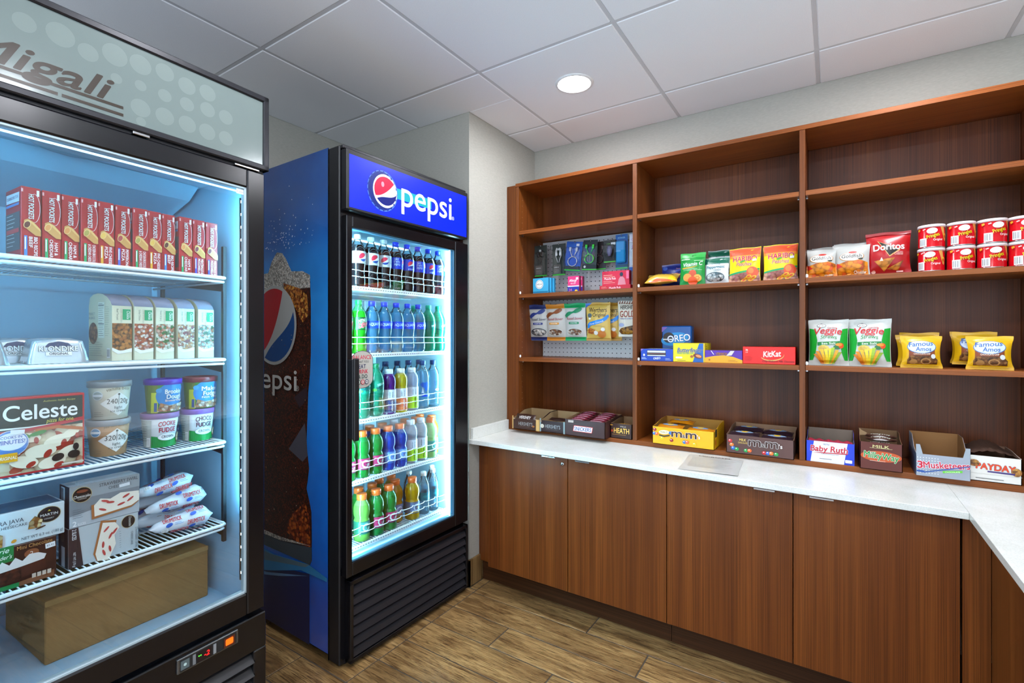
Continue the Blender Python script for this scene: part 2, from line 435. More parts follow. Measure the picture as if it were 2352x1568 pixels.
# recessed lamps: white trim ring and a glowing lens that stands a little proud
def downlight(x, y, label):
    t = thing('ceiling_lamp', label, 'lamp', (x, y, ZC), group='round recessed ceiling lamps')
    q = MB(); q.lathe([(.070, .012), (.070, -.004), (.074, -.007), (.083, -.006), (.086, -.001), (.086, .001), (.078, .012)], 40, mat('#e9e9e9', .4)); q.build('trim_ring', t)
    q = MB(); q.lathe([(0, -.0085), (.03, -.008), (.055, -.006), (.0695, -.002)], 40, mat('#f6f8ff', .5, 0, .5, 0, LAMP)); q.build('lens', t)
LX, LY = (-.982, .251), (2.005, .772, -.461)
downlight(LX[0], LY[0], 'glowing round ceiling lamp above the counter corner by the blue cooler')
downlight(LX[1], LY[0], 'glowing round ceiling lamp above the red snack cans, cut by the photo edge')
for x in LX:
    for y in LY[1:]: downlight(x, y, 'round ceiling lamp over the open floor, %s, nearer the %s' % ('overhead' if y > 0 else 'behind the camera', 'coolers' if x < -.5 else 'side worktop'))

# ================================================================= base cabinets and worktop
DF, DB = 2.0, 2.02
M_TOE = laminate('veneer_plinth_shaded', 0, '#38200f', '#452814', '#513019')  # toe kick shade is put into a darker veneer colour
def door(par, x0, x1, hx0, hx1, lock=None):
    q = MB(); q.box(x0+.0015, x1-.0015, DF, DB, .110, .717, M_WOODV, .001); d = q.build('door', par)
    q = MB(); q.box(hx0, hx1, DF-.014, DF+.012, .7172, .7192, M_STEEL, .0005); q.box(hx0, hx1, DF-.014, DF-.012, .712, .7192, M_STEEL, .0005); q.build('handle', d)
    if lock:
        q = MB(); q.lathe([(0, 0), (.0085, 0), (.0085, .004), (.006, .005), (0, .005)], 18, M_STEEL); q.lathe([(0, .0051), (.003, .0051), (.003, .0056), (0, .0056)], 10, M_BLACK)
        o = q.build('lock', d); o.location = (lock, DF, .689); o.rotation_euler = (R(90), 0, 0)
def cabinet(label, x0, x1, doors):
    t = thing('base_cabinet', label, 'cabinet', group='base cabinets under the white worktop')
    q = MB(); q.box(x0, x1, DB+.001, 2.60, .105, .722, mat('#3a2114', .6)); q.build('carcass', t)
    q = MB(); q.box(x0, x1, 2.07, 2.085, 0, .105, M_TOE); q.build('toe_kick', t)
    for d in doors: door(t, *d)
    return t
t = cabinet('two-door brown wooden base cabinet with a small lock, beside the wall corner', -1.462, -.566, [(-1.462, -1.012, -1.141, -1.072, -1.038), (-1.012, -.566, -.97, -.90)])
q = MB(); q.box(-1.5545, -1.4635, 2.048, 2.062, .105, .722, M_WOODV, .001); q.build('filler', t); q = MB(); q.box(-1.5445, -1.462, 2.07, 2.085, 0, .105, M_TOE); q.build('toe_kick', t)
t = cabinet('two-door brown wooden base cabinet below the colourful candy cartons, next to the corner', -.564, .326, [(-.566, -.121, -.246, -.177), (-.121, .324, -.071, 0.0)])
t = thing('base_cabinet', 'brown wooden base cabinet under the side worktop at the right edge', 'cabinet', group='base cabinets under the white worktop')
q = MB(); q.box(.413, .965, -1.2, 1.995, .105, .722, mat('#3a2114', .6)); q.build('carcass', t)
q = MB(); q.box(.4625, .478, -1.2, 2.085, 0, .105, M_WOODY); q.build('toe_kick', t)
q = MB(); q.box(.3285, .393, 2.004, 2.018, .110, .722, M_WOODV, .001); q.build('filler', t)
for i in range(7):
    y1 = 2.003-i*.457
    q = MB(); q.box(.393, .412, y1-.4555, y1-.0015, .110, .717, M_WOODV, .001); d = q.build('door', t)
    q = MB(); q.box(.379, .405, y1-.1, y1-.03, .7172, .7192, M_STEEL, .0005); q.build('handle', d)
wt = thing('worktop', 'white stone worktop running in an L below the shelving', 'worktop')
q = MB(); q.box(XW+.001, .3365, 1.962, YB-.001, .7262, CZ, M_QUARTZ, .0012); q.build('slab', wt)
q = MB(); q.box(.337, XR-.001, -1.2, YB-.001, .7262, CZ, M_QUARTZ, .0012); q.build('slab', wt)
q = MB(); q.box(XW+.0005, XW+.018, 1.978, 2.3055, CZ, CZ+.056, M_QUARTZ, .0015); q.build('upstand', wt)

# ================================================================= wall shelving
SF, SB = 2.307, 2.60
sh = thing('wall_shelving', 'tall brown wooden wall shelving with three open bays on the worktop', 'shelving')
EDGE = M_WOODH
def board(name, x0, x1, y0, y1, z0, z1, m): q = MB(); q.box(x0, x1, y0, y1, z0, z1, m, .0008); return q.build(name, sh)
SX = [(-1.494, -1.475), (-.8165, -.7955), (-.117, -.0965), (.588, .609)]
ZT = 2.112
board('filler', XW+.001, -1.4945, SF+.004, SF+.02, CZ+.0005, ZT+.012, M_WOODV)
board('top_board', -1.494, .609, SF-.002, SB, ZT, ZT+.0185, M_WOODH)
board('base_board', -1.494, .609, SF, SB, CZ+.0005, CZ+.0225, M_WOODH)
for i, (a, c) in enumerate(SX): board('upright', a, c, SF, SB, CZ+.0227, ZT-.0002, M_WOODV)
SZ = (1.864, 1.510, 1.155)
for (a, c), (a2, c2) in zip(SX, SX[1:]):
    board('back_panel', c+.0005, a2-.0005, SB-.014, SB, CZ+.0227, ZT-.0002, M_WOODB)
    for z in SZ: board('shelf', c+.0008, a2-.0008, SF+.003, SB-.015, z-.020, z, M_WOODH)
    for z in SZ:
        for x, s in ((c, 1), (a2, -1)):
            q = MB(); q.box(x+s*.0005, x+s*.009, SF+.035, SF+.043, z-.027, z-.0205, M_STEEL, .001); q.build('shelf_pin', sh)
    for z in SZ[1:]:
        q = MB(); q.box(c+.0004, c+.010, SF+.006, SF+.016, z+.0005, z+.016, M_WHITE, .003);
        o = q.build('shelf_clip', sh)
# drilled pin holes in the sides of the bays
q = MB(); hm = mat('#c9b49c', .6)
for (a, c), (a2, c2) in zip(SX, SX[1:]):
    for yy in (SF+.04, SB-.06):
        z = .86
        while z < 2.07:
            for x, s in ((c, 1), (a2, -1)):
                q.add([(x+s*.0006, yy+.0016*math.cos(R(60*k)), z+.0016*math.sin(R(60*k))) for k in range(6)], [tuple(range(6))], hm)
            z += .032
o = q.build('pin_holes', sh, False); o['kind'] = 'stuff'

# pegboards in the first bay, with their hooks
def peg_mat():
    m, N, L, bs = newmat('pegboard')
    t = N.new('ShaderNodeTexCoord'); sp = N.new('ShaderNodeSeparateXYZ'); L.new(t.outputs['Object'], sp.inputs[0])
    def cell(o):
        a = N.new('ShaderNodeMath'); a.operation = 'DIVIDE'; a.inputs[1].default_value = .0254; L.new(o, a.inputs[0])
        f = N.new('ShaderNodeMath'); f.operation = 'FRACT'; L.new(a.outputs[0], f.inputs[0])
        s_ = N.new('ShaderNodeMath'); s_.operation = 'SUBTRACT'; s_.inputs[1].default_value = .5; L.new(f.outputs[0], s_.inputs[0])
        p = N.new('ShaderNodeMath'); p.operation = 'MULTIPLY'; L.new(s_.outputs[0], p.inputs[0]); L.new(s_.outputs[0], p.inputs[1]); return p
    x, z = cell(sp.outputs['X']), cell(sp.outputs['Z'])
    a = N.new('ShaderNodeMath'); L.new(x.outputs[0], a.inputs[0]); L.new(z.outputs[0], a.inputs[1])
    c = N.new('ShaderNodeMath'); c.operation = 'LESS_THAN'; c.inputs[1].default_value = .013; L.new(a.outputs[0], c.inputs[0])
    r = ramp(N, L, c.outputs[0], ((0, '#dfe1e3'), (1, '#17171a'))); L.new(r.outputs[0], bs.inputs['Base Color']); bs.inputs['Roughness'].default_value = .45
    return m
M_PEG = peg_mat()
def pegboard(label, x0, x1, z0, z1, hooks):
    t = thing('pegboard', label, 'pegboard', (0, 0, 0))
    q = MB(); q.box(x0, x1, 2.578, 2.5845, z0, z1, M_PEG); q.build('board', t)
    for (x, z, l) in hooks:
        q = MB(); q.tube([(x, 2.578, z), (x, 2.572, z), (x, 2.572-l, z), (x, 2.566-l, z+.004), (x, 2.565-l, z+.012)], .0017, M_STEEL, 6)
        q.tube([(x, 2.575, z+.002), (x, 2.575, z+.026)], .0017, M_STEEL, 5); q.build('hook', t)
pegboard('white perforated pegboard behind the hanging phone accessories', -1.472, -.8185, 1.512, 1.839,
         [(-1.418, 1.792, .11), (-1.300, 1.789, .11), (-1.199, 1.790, .11), (-1.105, 1.789, .11), (-.993, 1.776, .11), (-.931, 1.797, .11), (-.866, 1.797, .1), (-1.24, 1.66, .07), (-1.07, 1.66, .09), (-.93, 1.655, .07)])
pegboard('white perforated pegboard behind the hanging candy bags', -1.472, -.8185, 1.1565, 1.489,
         [(-1.417, 1.447, .13), (-1.306, 1.446, .13), (-1.186, 1.446, .13), (-1.050, 1.443, .13), (-.885, 1.447, .13)])

# ================================================================= glass-door freezer (left) and beverage cooler (blue)
def frame_of(o, ang):
    a = R(ang); w = Vector((math.sin(a), math.cos(a), 0)); d = Vector((-math.cos(a), math.sin(a), 0)); o = Vector((o[0], o[1], 0))
    return (lambda x, y, z: o+w*x+d*y+Vector((0, 0, z))), R(90-ang)
FZ, FZR = frame_of((-1.486, .863), -2.7)
PZ, PZR = frame_of((-1.575, 1.20), 1.0)
LEDF = mat((.22, .72, 1.), .5, 0, .5, 0, 130.); LEDD = mat((.5, .82, 1.), .5, 0, .5, 0, 150.); LEDT = mat((.38, .82, 1.), .5, 0, .5, 0, 6.)
LEDP = mat((.38, .80, 1.), .5, 0, .5, 0, 135.); LEDPT = mat((.35, .85, 1.), .5, 0, .5, 0, 5.)

def globe(p, u, v, r, red, white, blue, tilt=0.):
    ct, st = math.cos(R(tilt)), math.sin(R(tilt))
    T_ = lambda x, y: (u+r*(x*ct-y*st), v+r*(x*st+y*ct))
    A = lambda a: T_(math.cos(R(a)), math.sin(R(a)))
    p.ell(u, v, r, r, white, 36)
    def Bz_(a, c1, c2, d_):
        P0, P3 = A(a), A(d_); P1 = T_(*c1); P2 = T_(*c2)
        return [tuple((1-t)**3*P0[i]+3*(1-t)**2*t*P1[i]+3*(1-t)*t*t*P2[i]+t**3*P3[i] for i in (0, 1)) for t in (k/14 for k in range(1, 14))]
    p.poly([A(a) for a in range(40, 208, 8)]+[A(208)]+Bz_(208, (-.30, -.42), (.30, .08), 40), red)
    p.poly([A(a) for a in range(220, 356, 8)]+[A(356)]+Bz_(356, (.55, -.50), (-.15, -.30), 220), blue)

# ----------------------------------------------------------------- freezer
fz = thing('display_freezer', 'black glass-door display freezer stocked with frozen food', 'freezer', FZ(0, 0, 0), FZR)
q = MB()
q.box(-.74, -.705, .045, .70, .03, 1.79, M_BLACK); q.box(-.035, 0, .045, .70, .03, 1.79, M_BLACK); q.box(-.74, 0, .66, .70, .03, 2.0, M_BLACK)
q.box(-.74, 0, .045, .70, 1.79, 2.005, M_BLACK); q.box(-.74, 0, .045, .70, .03, .425, M_BLACK); q.build('cabinet_shell', fz)
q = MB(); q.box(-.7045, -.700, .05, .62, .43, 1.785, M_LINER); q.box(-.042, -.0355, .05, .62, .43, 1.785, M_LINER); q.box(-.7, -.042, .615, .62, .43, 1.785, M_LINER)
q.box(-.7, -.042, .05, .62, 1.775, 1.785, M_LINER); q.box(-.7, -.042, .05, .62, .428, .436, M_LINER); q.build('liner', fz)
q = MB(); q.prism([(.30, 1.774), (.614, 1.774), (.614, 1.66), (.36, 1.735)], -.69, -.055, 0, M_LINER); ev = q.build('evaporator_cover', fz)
q = MB(); q.lathe([(.0, -.004), (.02, -.006), (.022, 0), (.085, 0), (.09, -.003), (.10, -.003), (.102, 0)], 36, mat('#8fb4c8', .4)); o = q.build('fan_guard', ev); o.location = (-.40, .2, 1.7735)
# header with its sign panel
q = MB(); hz0, hz1 = 1.789, 2.02
for a in ((-.742, .002, hz0, hz0+.017), (-.742, .002, hz1-.018, hz1), (-.742, -.724, hz0, hz1), (-.0165, .002, hz0, hz1)): q.box(a[0], a[1], -.004, .044, a[2], a[3], M_CHAR, .003)
hd = q.build('header_frame', fz)
q = MB(); q.box(-.7235, -.017, .002, .012, hz0+.0175, hz1-.0185, mat('#6a7673', .15, 0, .5, .3)); pn = q.build('sign_panel', hd)
p = Print(F_front(.002), None, .00006, .00008); dm = mat('#74807c', .15, 0, .5, .3); bm_ = mat('#30261c', .25)
for (x, z, r_) in [(-.398, 1.960, .026), (-.344, 1.962, .024), (-.344, 1.909, .013), (-.289, 1.907, .016), (-.235, 1.906, .018), (-.344, 1.852, .022), (-.289, 1.852, .022), (-.234, 1.852, .022), (-.181, 1.913, .020), (-.130, 1.911, .020), (-.235, 1.956, .022), (-.181, 1.960, .022), (-.343, 1.818, .011), (-.182, 1.850, .022), (-.130, 1.850, .020), (-.45, 1.94, .02), (-.289, 1.968, .022), (-.395, 1.904, .012), (-.50, 1.955, .026), (-.56, 1.95, .02)]:
    p.ell(x, z, r_, r_, dm, 20); p.o -= p.eps
p.o += p.eps
p.text('Migali', -.401, 1.8445, .052, bm_, 'R', .262, .036, .32)
p.rect(-.665, 1.8335, -.381, 1.8405, bm_); p.rect(-.665, 1.8155, -.505, 1.8225, bm_); p.rect(-.498, 1.8155, -.381, 1.8225, bm_)
p.build('sign_lettering', hd, False)
# hinge strip and bracket in the gap below the header
q = MB(); q.box(-.74, -.012, .01, .044, 1.780, 1.788, M_BLACKM); q.box(-.362, -.325, -.003, .01, 1.7805, 1.7875, M_STEEL, .001); q.box(-.105, -.03, -.002, .01, 1.7805, 1.786, M_STEEL, .001); q.build('hinge_plate', fz)
# door
dx0, dx1, dz0, dz1 = -.738, -.011, .428, 1.779; ix0, ix1, iz0, iz1 = -.668, -.067, .495, 1.723
q = MB()
for a in ((dx0, ix0, dz0, dz1), (ix1, dx1, dz0, dz1), (ix0, ix1, dz0, iz0), (ix0, ix1, iz1, dz1)): q.box(a[0], a[1], 0, .026, a[2], a[3], M_BLACK, .004)
fd = q.build('door', fz)
q = MB(); tm = mat('#9fb3bb', .3)
for a in ((ix0, ix0+.007, iz0, iz1), (ix1-.007, ix1, iz0, iz1), (ix0, ix1, iz0, iz0+.007), (ix0, ix1, iz1-.006, iz1)): q.box(a[0], a[1], .004, .022, a[2], a[3], tm, .001)
q.build('glass_trim', fd)
q = MB(); q.box(ix0+.002, ix1-.002, .010, .013, iz0+.002, iz1-.002, M_GLASS); q.build('glass_pane', fd)
q = MB(); q.box(-.715, -.695, -.045, 0, .75, .772, M_BLACKM, .004); q.box(-.715, -.695, -.045, 0, 1.35, 1.372, M_BLACKM, .004); q.box(-.716, -.694, -.06, -.042, .72, 1.40, M_BLACKM, .006); q.build('handle', fd)
p = Print(F_front(.0098)); p.rect(-.0955, 1.7005, -.071, 1.7155, '#eef0ee'); p.text('Freezer', -.0833, 1.7045, .0055, '#5a5a5a', w=.02); p.build('sticker', fd, False)
# base with grille and controls
q = MB(); q.box(-.74, 0, .01, .044, .30, .408, M_BLACK, .003); q.box(-.74, -.70, .01, .044, .03, .30, M_BLACK, .003); q.box(-.04, 0, .01, .044, .03, .30, M_BLACK, .003); q.box(-.70, -.04, .02, .044, .03, .05, M_BLACK, .002)
q.build('base_panel', fz)
for i in range(6):
    q = MB(); z = .062+i*.041; q.prism([(.006, z), (.012, z-.006), (.04, z+.020), (.036, z+.028)], -.70, -.04, 0, M_BLACKM); q.build('grille_slat', fz)
q = MB(); q.box(-.258, -.092, .004, .012, .358, .398, mat('#6f7478', .25, .8), .0015); cp = q.build('control_panel', fz)
p = Print(F_front(.004)); p.rect(-.252, .362, -.098, .394, '#22262a'); p.rect(-.250, .366, -.228, .390, '#58686c'); p.ell(-.239, .378, .004, .004, '#b9d4d4', 12)
p.rect(-.220, .364, -.212, .392, '#777c80'); p.rect(-.165, .364, -.157, .392, '#8d9296'); p.rect(-.208, .364, -.170, .392, '#1d1416')
p.ell(-.204, .381, .0018, .0018, mat('#50ff40', .4, 0, .5, 0, 2.), 8); p.ell(-.199, .381, .0018, .0018, mat('#50ff40', .4, 0, .5, 0, 2.), 8)
p.text('-2', -.183, .372, .013, mat('#ff2020', .4, 0, .5, 0, 2.5), w=.014, bold=.02, shear=.15)
p.rect(-.136, .364, -.104, .392, '#5a2a18'); p.rrect(-.131, .369, -.109, .387, .003, mat('#ff5a10', .4, 0, .5, 0, 2.2)); p.build('display', cp, False)
# lighting behind the door frame
q = MB()
for x in (-.0565, -.695): q = MB(); q.box(x-.004, x+.004, .047, .053, .52, 1.70, mat('#10131c', .3)); q.build('led_rail', fz)
q = MB()
for x in (-.0565, -.695): q.box(x-.003, x+.003, .0532, .0545, .74, 1.70, LEDF)
for x in (-.0565, -.695):
    for i in range(30): q.box(x-.003, x+.003, .0445, .0472, .54+i*.0395, .546+i*.0395, LEDD)
q.box(-.68, -.06, .046, .050, 1.7165, 1.7205, LEDT); q.box(-.66, -.08, .055, .06, 1.772, 1.7745, LEDF); q.build('led_strip', fz)
# shelf standards and wire shelves
q = MB()
for x, y in ((-.0655, .13), (-.0655, .52)): q.box(x-.0055, x+.0055, y-.006, y+.006, .625, 1.556, M_BLACKM, .001)
q.build('shelf_standard', fz)
FSH = (1.459, 1.205, .948, .692)
for z in FSH:
    q = MB(); x0, x1 = -.697, -.0745
    q.tube([(x0, .102, z-.005), (x1-.012, .102, z-.005), (x1-.003, .106, z-.005), (x1, .118, z-.005), (x1, .56, z-.005)], .0052, M_WIRE, 8)
    q.tube([(x0, .105, z-.0175), (x1-.012, .105, z-.0175), (x1-.004, .109, z-.0175), (x1-.002, .12, z-.0175), (x1-.002, .56, z-.0175)], .0038, M_WIRE, 6)
    for yy in (.25, .40, .56): q.tube([(x0, yy, z-.006), (x1, yy, z-.006)], .003, M_WIRE, 5)
    n = 46
    for i in range(n):
        x = x0+.008+(x1-x0-.02)*i/(n-1); q.tube([(x, .0985, z-.004), (x, .103, z-.0012), (x, .56, z-.0012)], .0018, M_WIRE, 5)
    sf = q.build('wire_shelf', fz)
    q = MB(); q.prism([(.12, z-.01), (.36, z-.012), (.36, z-.02), (.135, z-.045), (.12, z-.045)], -.0735, -.0712, 0, M_BLACKM); q.build('bracket', sf)

# ----------------------------------------------------------------- beverage cooler
pc = thing('beverage_cooler', 'blue and black glass-door drinks cooler with a glowing sign on top', 'cooler', PZ(0, 0, 0), PZR)
def vinyl():
    m, N, L, b_ = newmat('printed_vinyl')
    t = N.new('ShaderNodeTexCoord'); s_ = N.new('ShaderNodeSeparateXYZ'); L.new(t.outputs['Object'], s_.inputs[0])
    mr = N.new('ShaderNodeMapRange'); mr.inputs[1].default_value = 0; mr.inputs[2].default_value = 2.0; L.new(s_.outputs['Z'], mr.inputs[0])
    r1 = ramp(N, L, mr.outputs[0], ((.0, '#3a5cb8'), (.12, '#3056b4'), (.2, '#1674e0'), (.45, '#1890fa'), (.72, '#2c9ef0'), (.84, '#1868bc'), (1., '#18488a')))
    n = noise(N, L, coords(N, L, 'Object', (1, 2.2, 2.2)), 1.6, 3)
    r2 = ramp(N, L, n.outputs[0], ((.3, '#b4c6d8'), (.65, '#ffffff')))
    L.new(mixc(N, L, r1.outputs[0], r2.outputs[0], .7, 'MULTIPLY'), b_.inputs['Base Color']); b_.inputs['Roughness'].default_value = .16; b_.inputs['Coat Weight'].default_value = .3
    return m
M_VINYL = vinyl()
q = MB(); q.box(0, .03, .07, .72, .03, 2.0, M_BLACK); q.box(.695, .725, .03, .72, .03, 2.0, M_BLACK); q.box(.0, .725, .68, .72, .03, 2.0, M_BLACK); q.box(0, .725, 0, .72, 1.74, 2.0, M_BLACK); q.box(0, .725, 0, .72, .03, .385, M_BLACK)
q.build('cabinet_shell', pc)
q = MB(); q.box(-.004, .03, .001, .067, .012, 2.004, M_BLACKM, .004); q.box(-.0045, 0, .0675, .0705, .012, 2.004, M_BLACK); q.build('corner_post', pc)
q = MB(); q.box(-.003, 0, .0712, .72, .035, 2.008, M_VINYL); sp = q.build('side_panel', pc)
# the printed side: a tall glass of cola with ice
p = Print(lambda u, v, o: (-.003-o, -u, v)); cola = food_mat('#1c0a06', '#3e160a', '#6e2a10', 170); ice = food_mat('#6a280e', '#c87024', '#f0b850', 110); foam = food_mat('#8a8a88', '#c8c8c4', '#efede8', 170)
out = [(-.19, 1.52), (-.184, 1.40), (-.184, 1.20), (-.19, 1.12), (-.202, 1.045), (-.207, .95), (-.214, .835), (-.205, .79), (-.196, .74), (-.205, .69), (-.214, .655), (-.195, .61), (-.18, .565), (-.178, .50), (-.178, .37), (-.19, .352)]
p.poly([(-.70, .352), (-.70, 1.52)]+out, cola)
p.poly([(-.70, 1.44), (-.45, 1.45), (-.30, 1.47), (-.19, 1.47), (-.19, 1.52), (-.24, 1.54), (-.32, 1.545), (-.36, 1.60), (-.39, 1.628), (-.43, 1.635), (-.47, 1.60), (-.50, 1.55), (-.70, 1.545)], foam)
p.poly([(-.38, 1.50), (-.26, 1.47), (-.21, 1.44), (-.20, 1.36), (-.24, 1.33), (-.30, 1.40), (-.37, 1.44)], ice)
p.poly([(-.33, .52), (-.22, .60), (-.19, .54), (-.185, .42), (-.28, .42), (-.36, .45)], food_mat('#4a1206', '#93310e', '#c8641c', 80))
p.poly([(-.34, .80), (-.225, .92), (-.215, .88), (-.205, .79), (-.24, .76)], '#54525e'); p.poly([(-.30, 1.02), (-.21, 1.07), (-.205, 1.02), (-.26, .98)], '#3a2a34')
p.poly([(-.70, .40), (-.40, .40), (-.178, .425), (-.178, .37), (-.19, .352), (-.70, .352)], '#3d464e'); p.poly([(-.70, .40), (-.40, .402), (-.178, .43), (-.40, .418), (-.70, .42)], foam)
p.poly([(-.70, .345), (-.45, .33), (-.20, .352), (-.075, .33), (-.075, .315), (-.25, .315), (-.45, .26), (-.70, .20)], '#2f7fb4')
p.poly([(-.70, .33), (-.48, .325), (-.26, .345), (-.19, .352), (-.22, .335), (-.45, .30), (-.70, .26)], '#56707e')
p.poly([(-.70, .20), (-.45, .26), (-.30, .30), (-.19, .315), (-.19, .03), (-.70, .03)], '#1b2350')
p.poly([(-.70, .215), (-.50, .24), (-.20, .305), (-.40, .25), (-.70, .185)], '#5d86b0')
gm = ('#b5071d', '#b9b9b4', '#05488c'); p.ell(-.452, 1.322, .172, .172, '#b9b9b4', 40); globe(p, -.452, 1.322, .158, *gm, 24)
p.text('pepsi', -.458, 1.048, .088, '#d5d3cc', w=.36, bold=.012); p.text('®', -.272, 1.048, .02, '#d5d3cc')
rd = random.Random(3)
for i in range(90):
    u, v = rd.gauss(-.36, .09), 1.64+abs(rd.gauss(0, .08)); s_ = rd.uniform(.0008, .0026)
    if -.53 < u < -.09: p.rect(u-s_, v-s_, u+s_, v+s_, '#bfe0f0'); p.o -= p.eps
for i in range(60):
    u, v = rd.uniform(-.55, -.2), rd.uniform(.44, 1.42); s_ = rd.uniform(.001, .003)
    p.rect(u-s_, v-s_*.7, u+s_, v+s_*.7, rd.choice(('#c08a50', '#8a4a20', '#d8c0a0'))); p.o -= p.eps
p.build('side_print', sp, False)
# glowing sign
q = MB(); q.box(.003, .721, -.034, 0, 1.757, 1.9885, M_BLACKM, .003); q.box(-.002, .724, -.02, 0, 1.9885, 2.004, M_CHAR, .003); sg = q.build('sign_box', pc)
E1 = lambda c, s_=1.: mat(c, .3, 0, .4, 0, s_)
p = Print(F_front(-.034)); p.rect(.0145, 1.7665, .698+.012, 1.969, E1('#0c2cf0', .95))
p.rect(.23, 1.852, .46, 1.896, E1('#1cb8c8', .9))
p.ell(.178, 1.866, .079, .083, E1('#5a8cff', .9), 32, R(-10)); p.ell(.176, 1.866, .074, .078, E1('#16308e', .8), 32)
for i in range(21):
    a = 2*math.pi*i/21; p.ell(.176+.073*math.cos(a), 1.866+.077*math.sin(a), .0055, .0055, E1('#1c3aa8', .8), 8); p.o -= p.eps
p.ell(.190, 1.868, .0635, .068, E1('#e9edf5', 1.), 32); globe(p, .191, 1.868, .058, E1('#ee1c4a', 1.), E1('#fdfdff', 1.05), E1('#10208a', .8))
p.ell(.176, 1.893, .008, .011, E1('#f7a0b4', 1.), 14)
p.text('pepsi', .437, 1.831, .107, E1('#f6fbff', 1.25), w=.318, bold=.012); p.text('®', .606, 1.831, .016, E1('#f6fbff', 1.)); p.build('sign_face', sg, False)
# door
q = MB(); jx0, jx1, jz0, jz1 = .030, .628, .405, 1.692
for a in ((.003, jx0, .353, 1.735), (jx1, .722, .353, 1.735), (jx0, jx1, .353, jz0), (jx0, jx1, jz1, 1.735)): q.box(a[0], a[1], -.034, -.001, a[2], a[3], M_BLACK, .003)
pd_ = q.build('door', pc)
q = MB()
for a in ((jx0, jx0+.005, jz0, jz1), (jx1-.006, jx1, jz0, jz1), (jx0, jx1, jz0, jz0+.007), (jx0, jx1, jz1-.005, jz1)): q.box(a[0], a[1], -.026, -.004, a[2], a[3], mat('#4f86a6', .3), .001)
q.build('glass_trim', pd_)
q = MB(); q.box(jx0+.001, jx1-.001, -.018, -.014, jz0+.001, jz1-.001, M_GLASS); q.build('glass_pane', pd_)
q = MB(); q.box(.006, .020, -.066, -.034, .885, 1.185, M_BLACKM, .003); q.box(.008, .032, -.073, -.062, .878, 1.19, M_BLACKM, .003); q.build('handle', pd_)
pts = [(.087+.0535*math.cos(R(a)), 1.180+.037*math.sin(R(a))) for a in range(0, 181, 12)]+[(.087+.0535*math.cos(R(a)), 1.104+.037*math.sin(R(a))) for a in range(180, 361, 12)]
p = Print(F_front(-.0185)); p.poly(pts, '#4a4c50'); p.poly([(.087+(u-.087)*.96, 1.142+(v-1.142)*.97) for u, v in pts], '#b9b7ae')
p.text('BALANCE', .087, 1.183, .0155, '#d8204a', w=.088, bold=.012); p.text('WHAT YOU', .087, 1.1685, .009, '#3a3c42', w=.062); p.text('EAT', .087, 1.147, .0155, '#1c2458', w=.034, bold=.012)
p.text('DRINK', .087, 1.127, .0155, '#d8204a', w=.055, bold=.012); p.text('& DO', .089, 1.108, .0145, '#1c3a44', w=.044, bold=.008)
for i, c in enumerate(('#1a5a4a', '#c8203c', '#20305a')): p.ell(.069+i*.019, 1.093, .0095, .0095, c, 18); p.ell(.069+i*.019, 1.093, .0068, .0068, '#d8d6cc', 16); p.ell(.069+i*.019, 1.093, .0025, .003, c, 10)
p.build('sticker', pd_, False)
# lower grille
q = MB(); q.box(.021, .036, -.034, 0, .02, .335, M_BLACK, .002); q.box(.710, .724, -.034, 0, .02, .335, M_BLACK, .002); q.box(.021, .724, -.034, 0, .318, .335, M_BLACK, .002); q.box(.021, .724, -.034, 0, .018, .034, M_BLACK, .002); q.box(.03, .71, -.006, 0, .03, .32, mat('#050506', .6)); q.build('grille_frame', pc)
for i in range(7):
    z = .040+i*.040; q = MB(); q.prism([(-.032, z), (-.030, z-.002), (-.008, z+.022), (-.008, z+.030), (-.026, z+.018)], .037, .709, 0, mat('#26262a', .35)); q.build('grille_slat', pc)
for x, y in ((.04, .03), (.685, .03), (.04, .68), (.685, .68)): q = MB(); q.lathe([(.018, 0), (.018, .03), (0, .03)], 12, M_BLACKM); q.build('foot', pc).location = (x, y, 0)
# interior
M_LINP = mat('#c2e4f2', .35)  # whitish liner with a little of the blue LED light in its colour
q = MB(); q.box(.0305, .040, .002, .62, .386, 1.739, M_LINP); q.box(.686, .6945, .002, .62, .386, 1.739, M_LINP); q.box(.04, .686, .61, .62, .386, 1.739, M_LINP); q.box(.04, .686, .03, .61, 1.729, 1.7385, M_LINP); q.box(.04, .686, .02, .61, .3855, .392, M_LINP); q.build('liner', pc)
q = MB(); q.box(.663, .6855, .016, .034, .40, 1.72, LEDP); q.box(.0405, .052, .016, .034, .40, 1.72, LEDP); q.box(.05, .66, .012, .018, 1.700, 1.705, LEDPT); q.box(.08, .64, .30, .32, 1.7265, 1.7285, mat((.38, .80, 1.), .5, 0, .5, 0, 30.)); q.build('led_strip', pc)  # the bar in the cooler ceiling is added to brighten the back wall
q = MB()
for x in (.24, .60): q.box(x-.006, x+.006, .598, .609, .42, 1.70, M_WIRE)
q.build('shelf_standard', pc)
PSH = (1.472, 1.197, .926, .680, .416)
PXS = [.087+.0735*i for i in range(9)]
dash = mat('#3c444c', .5)
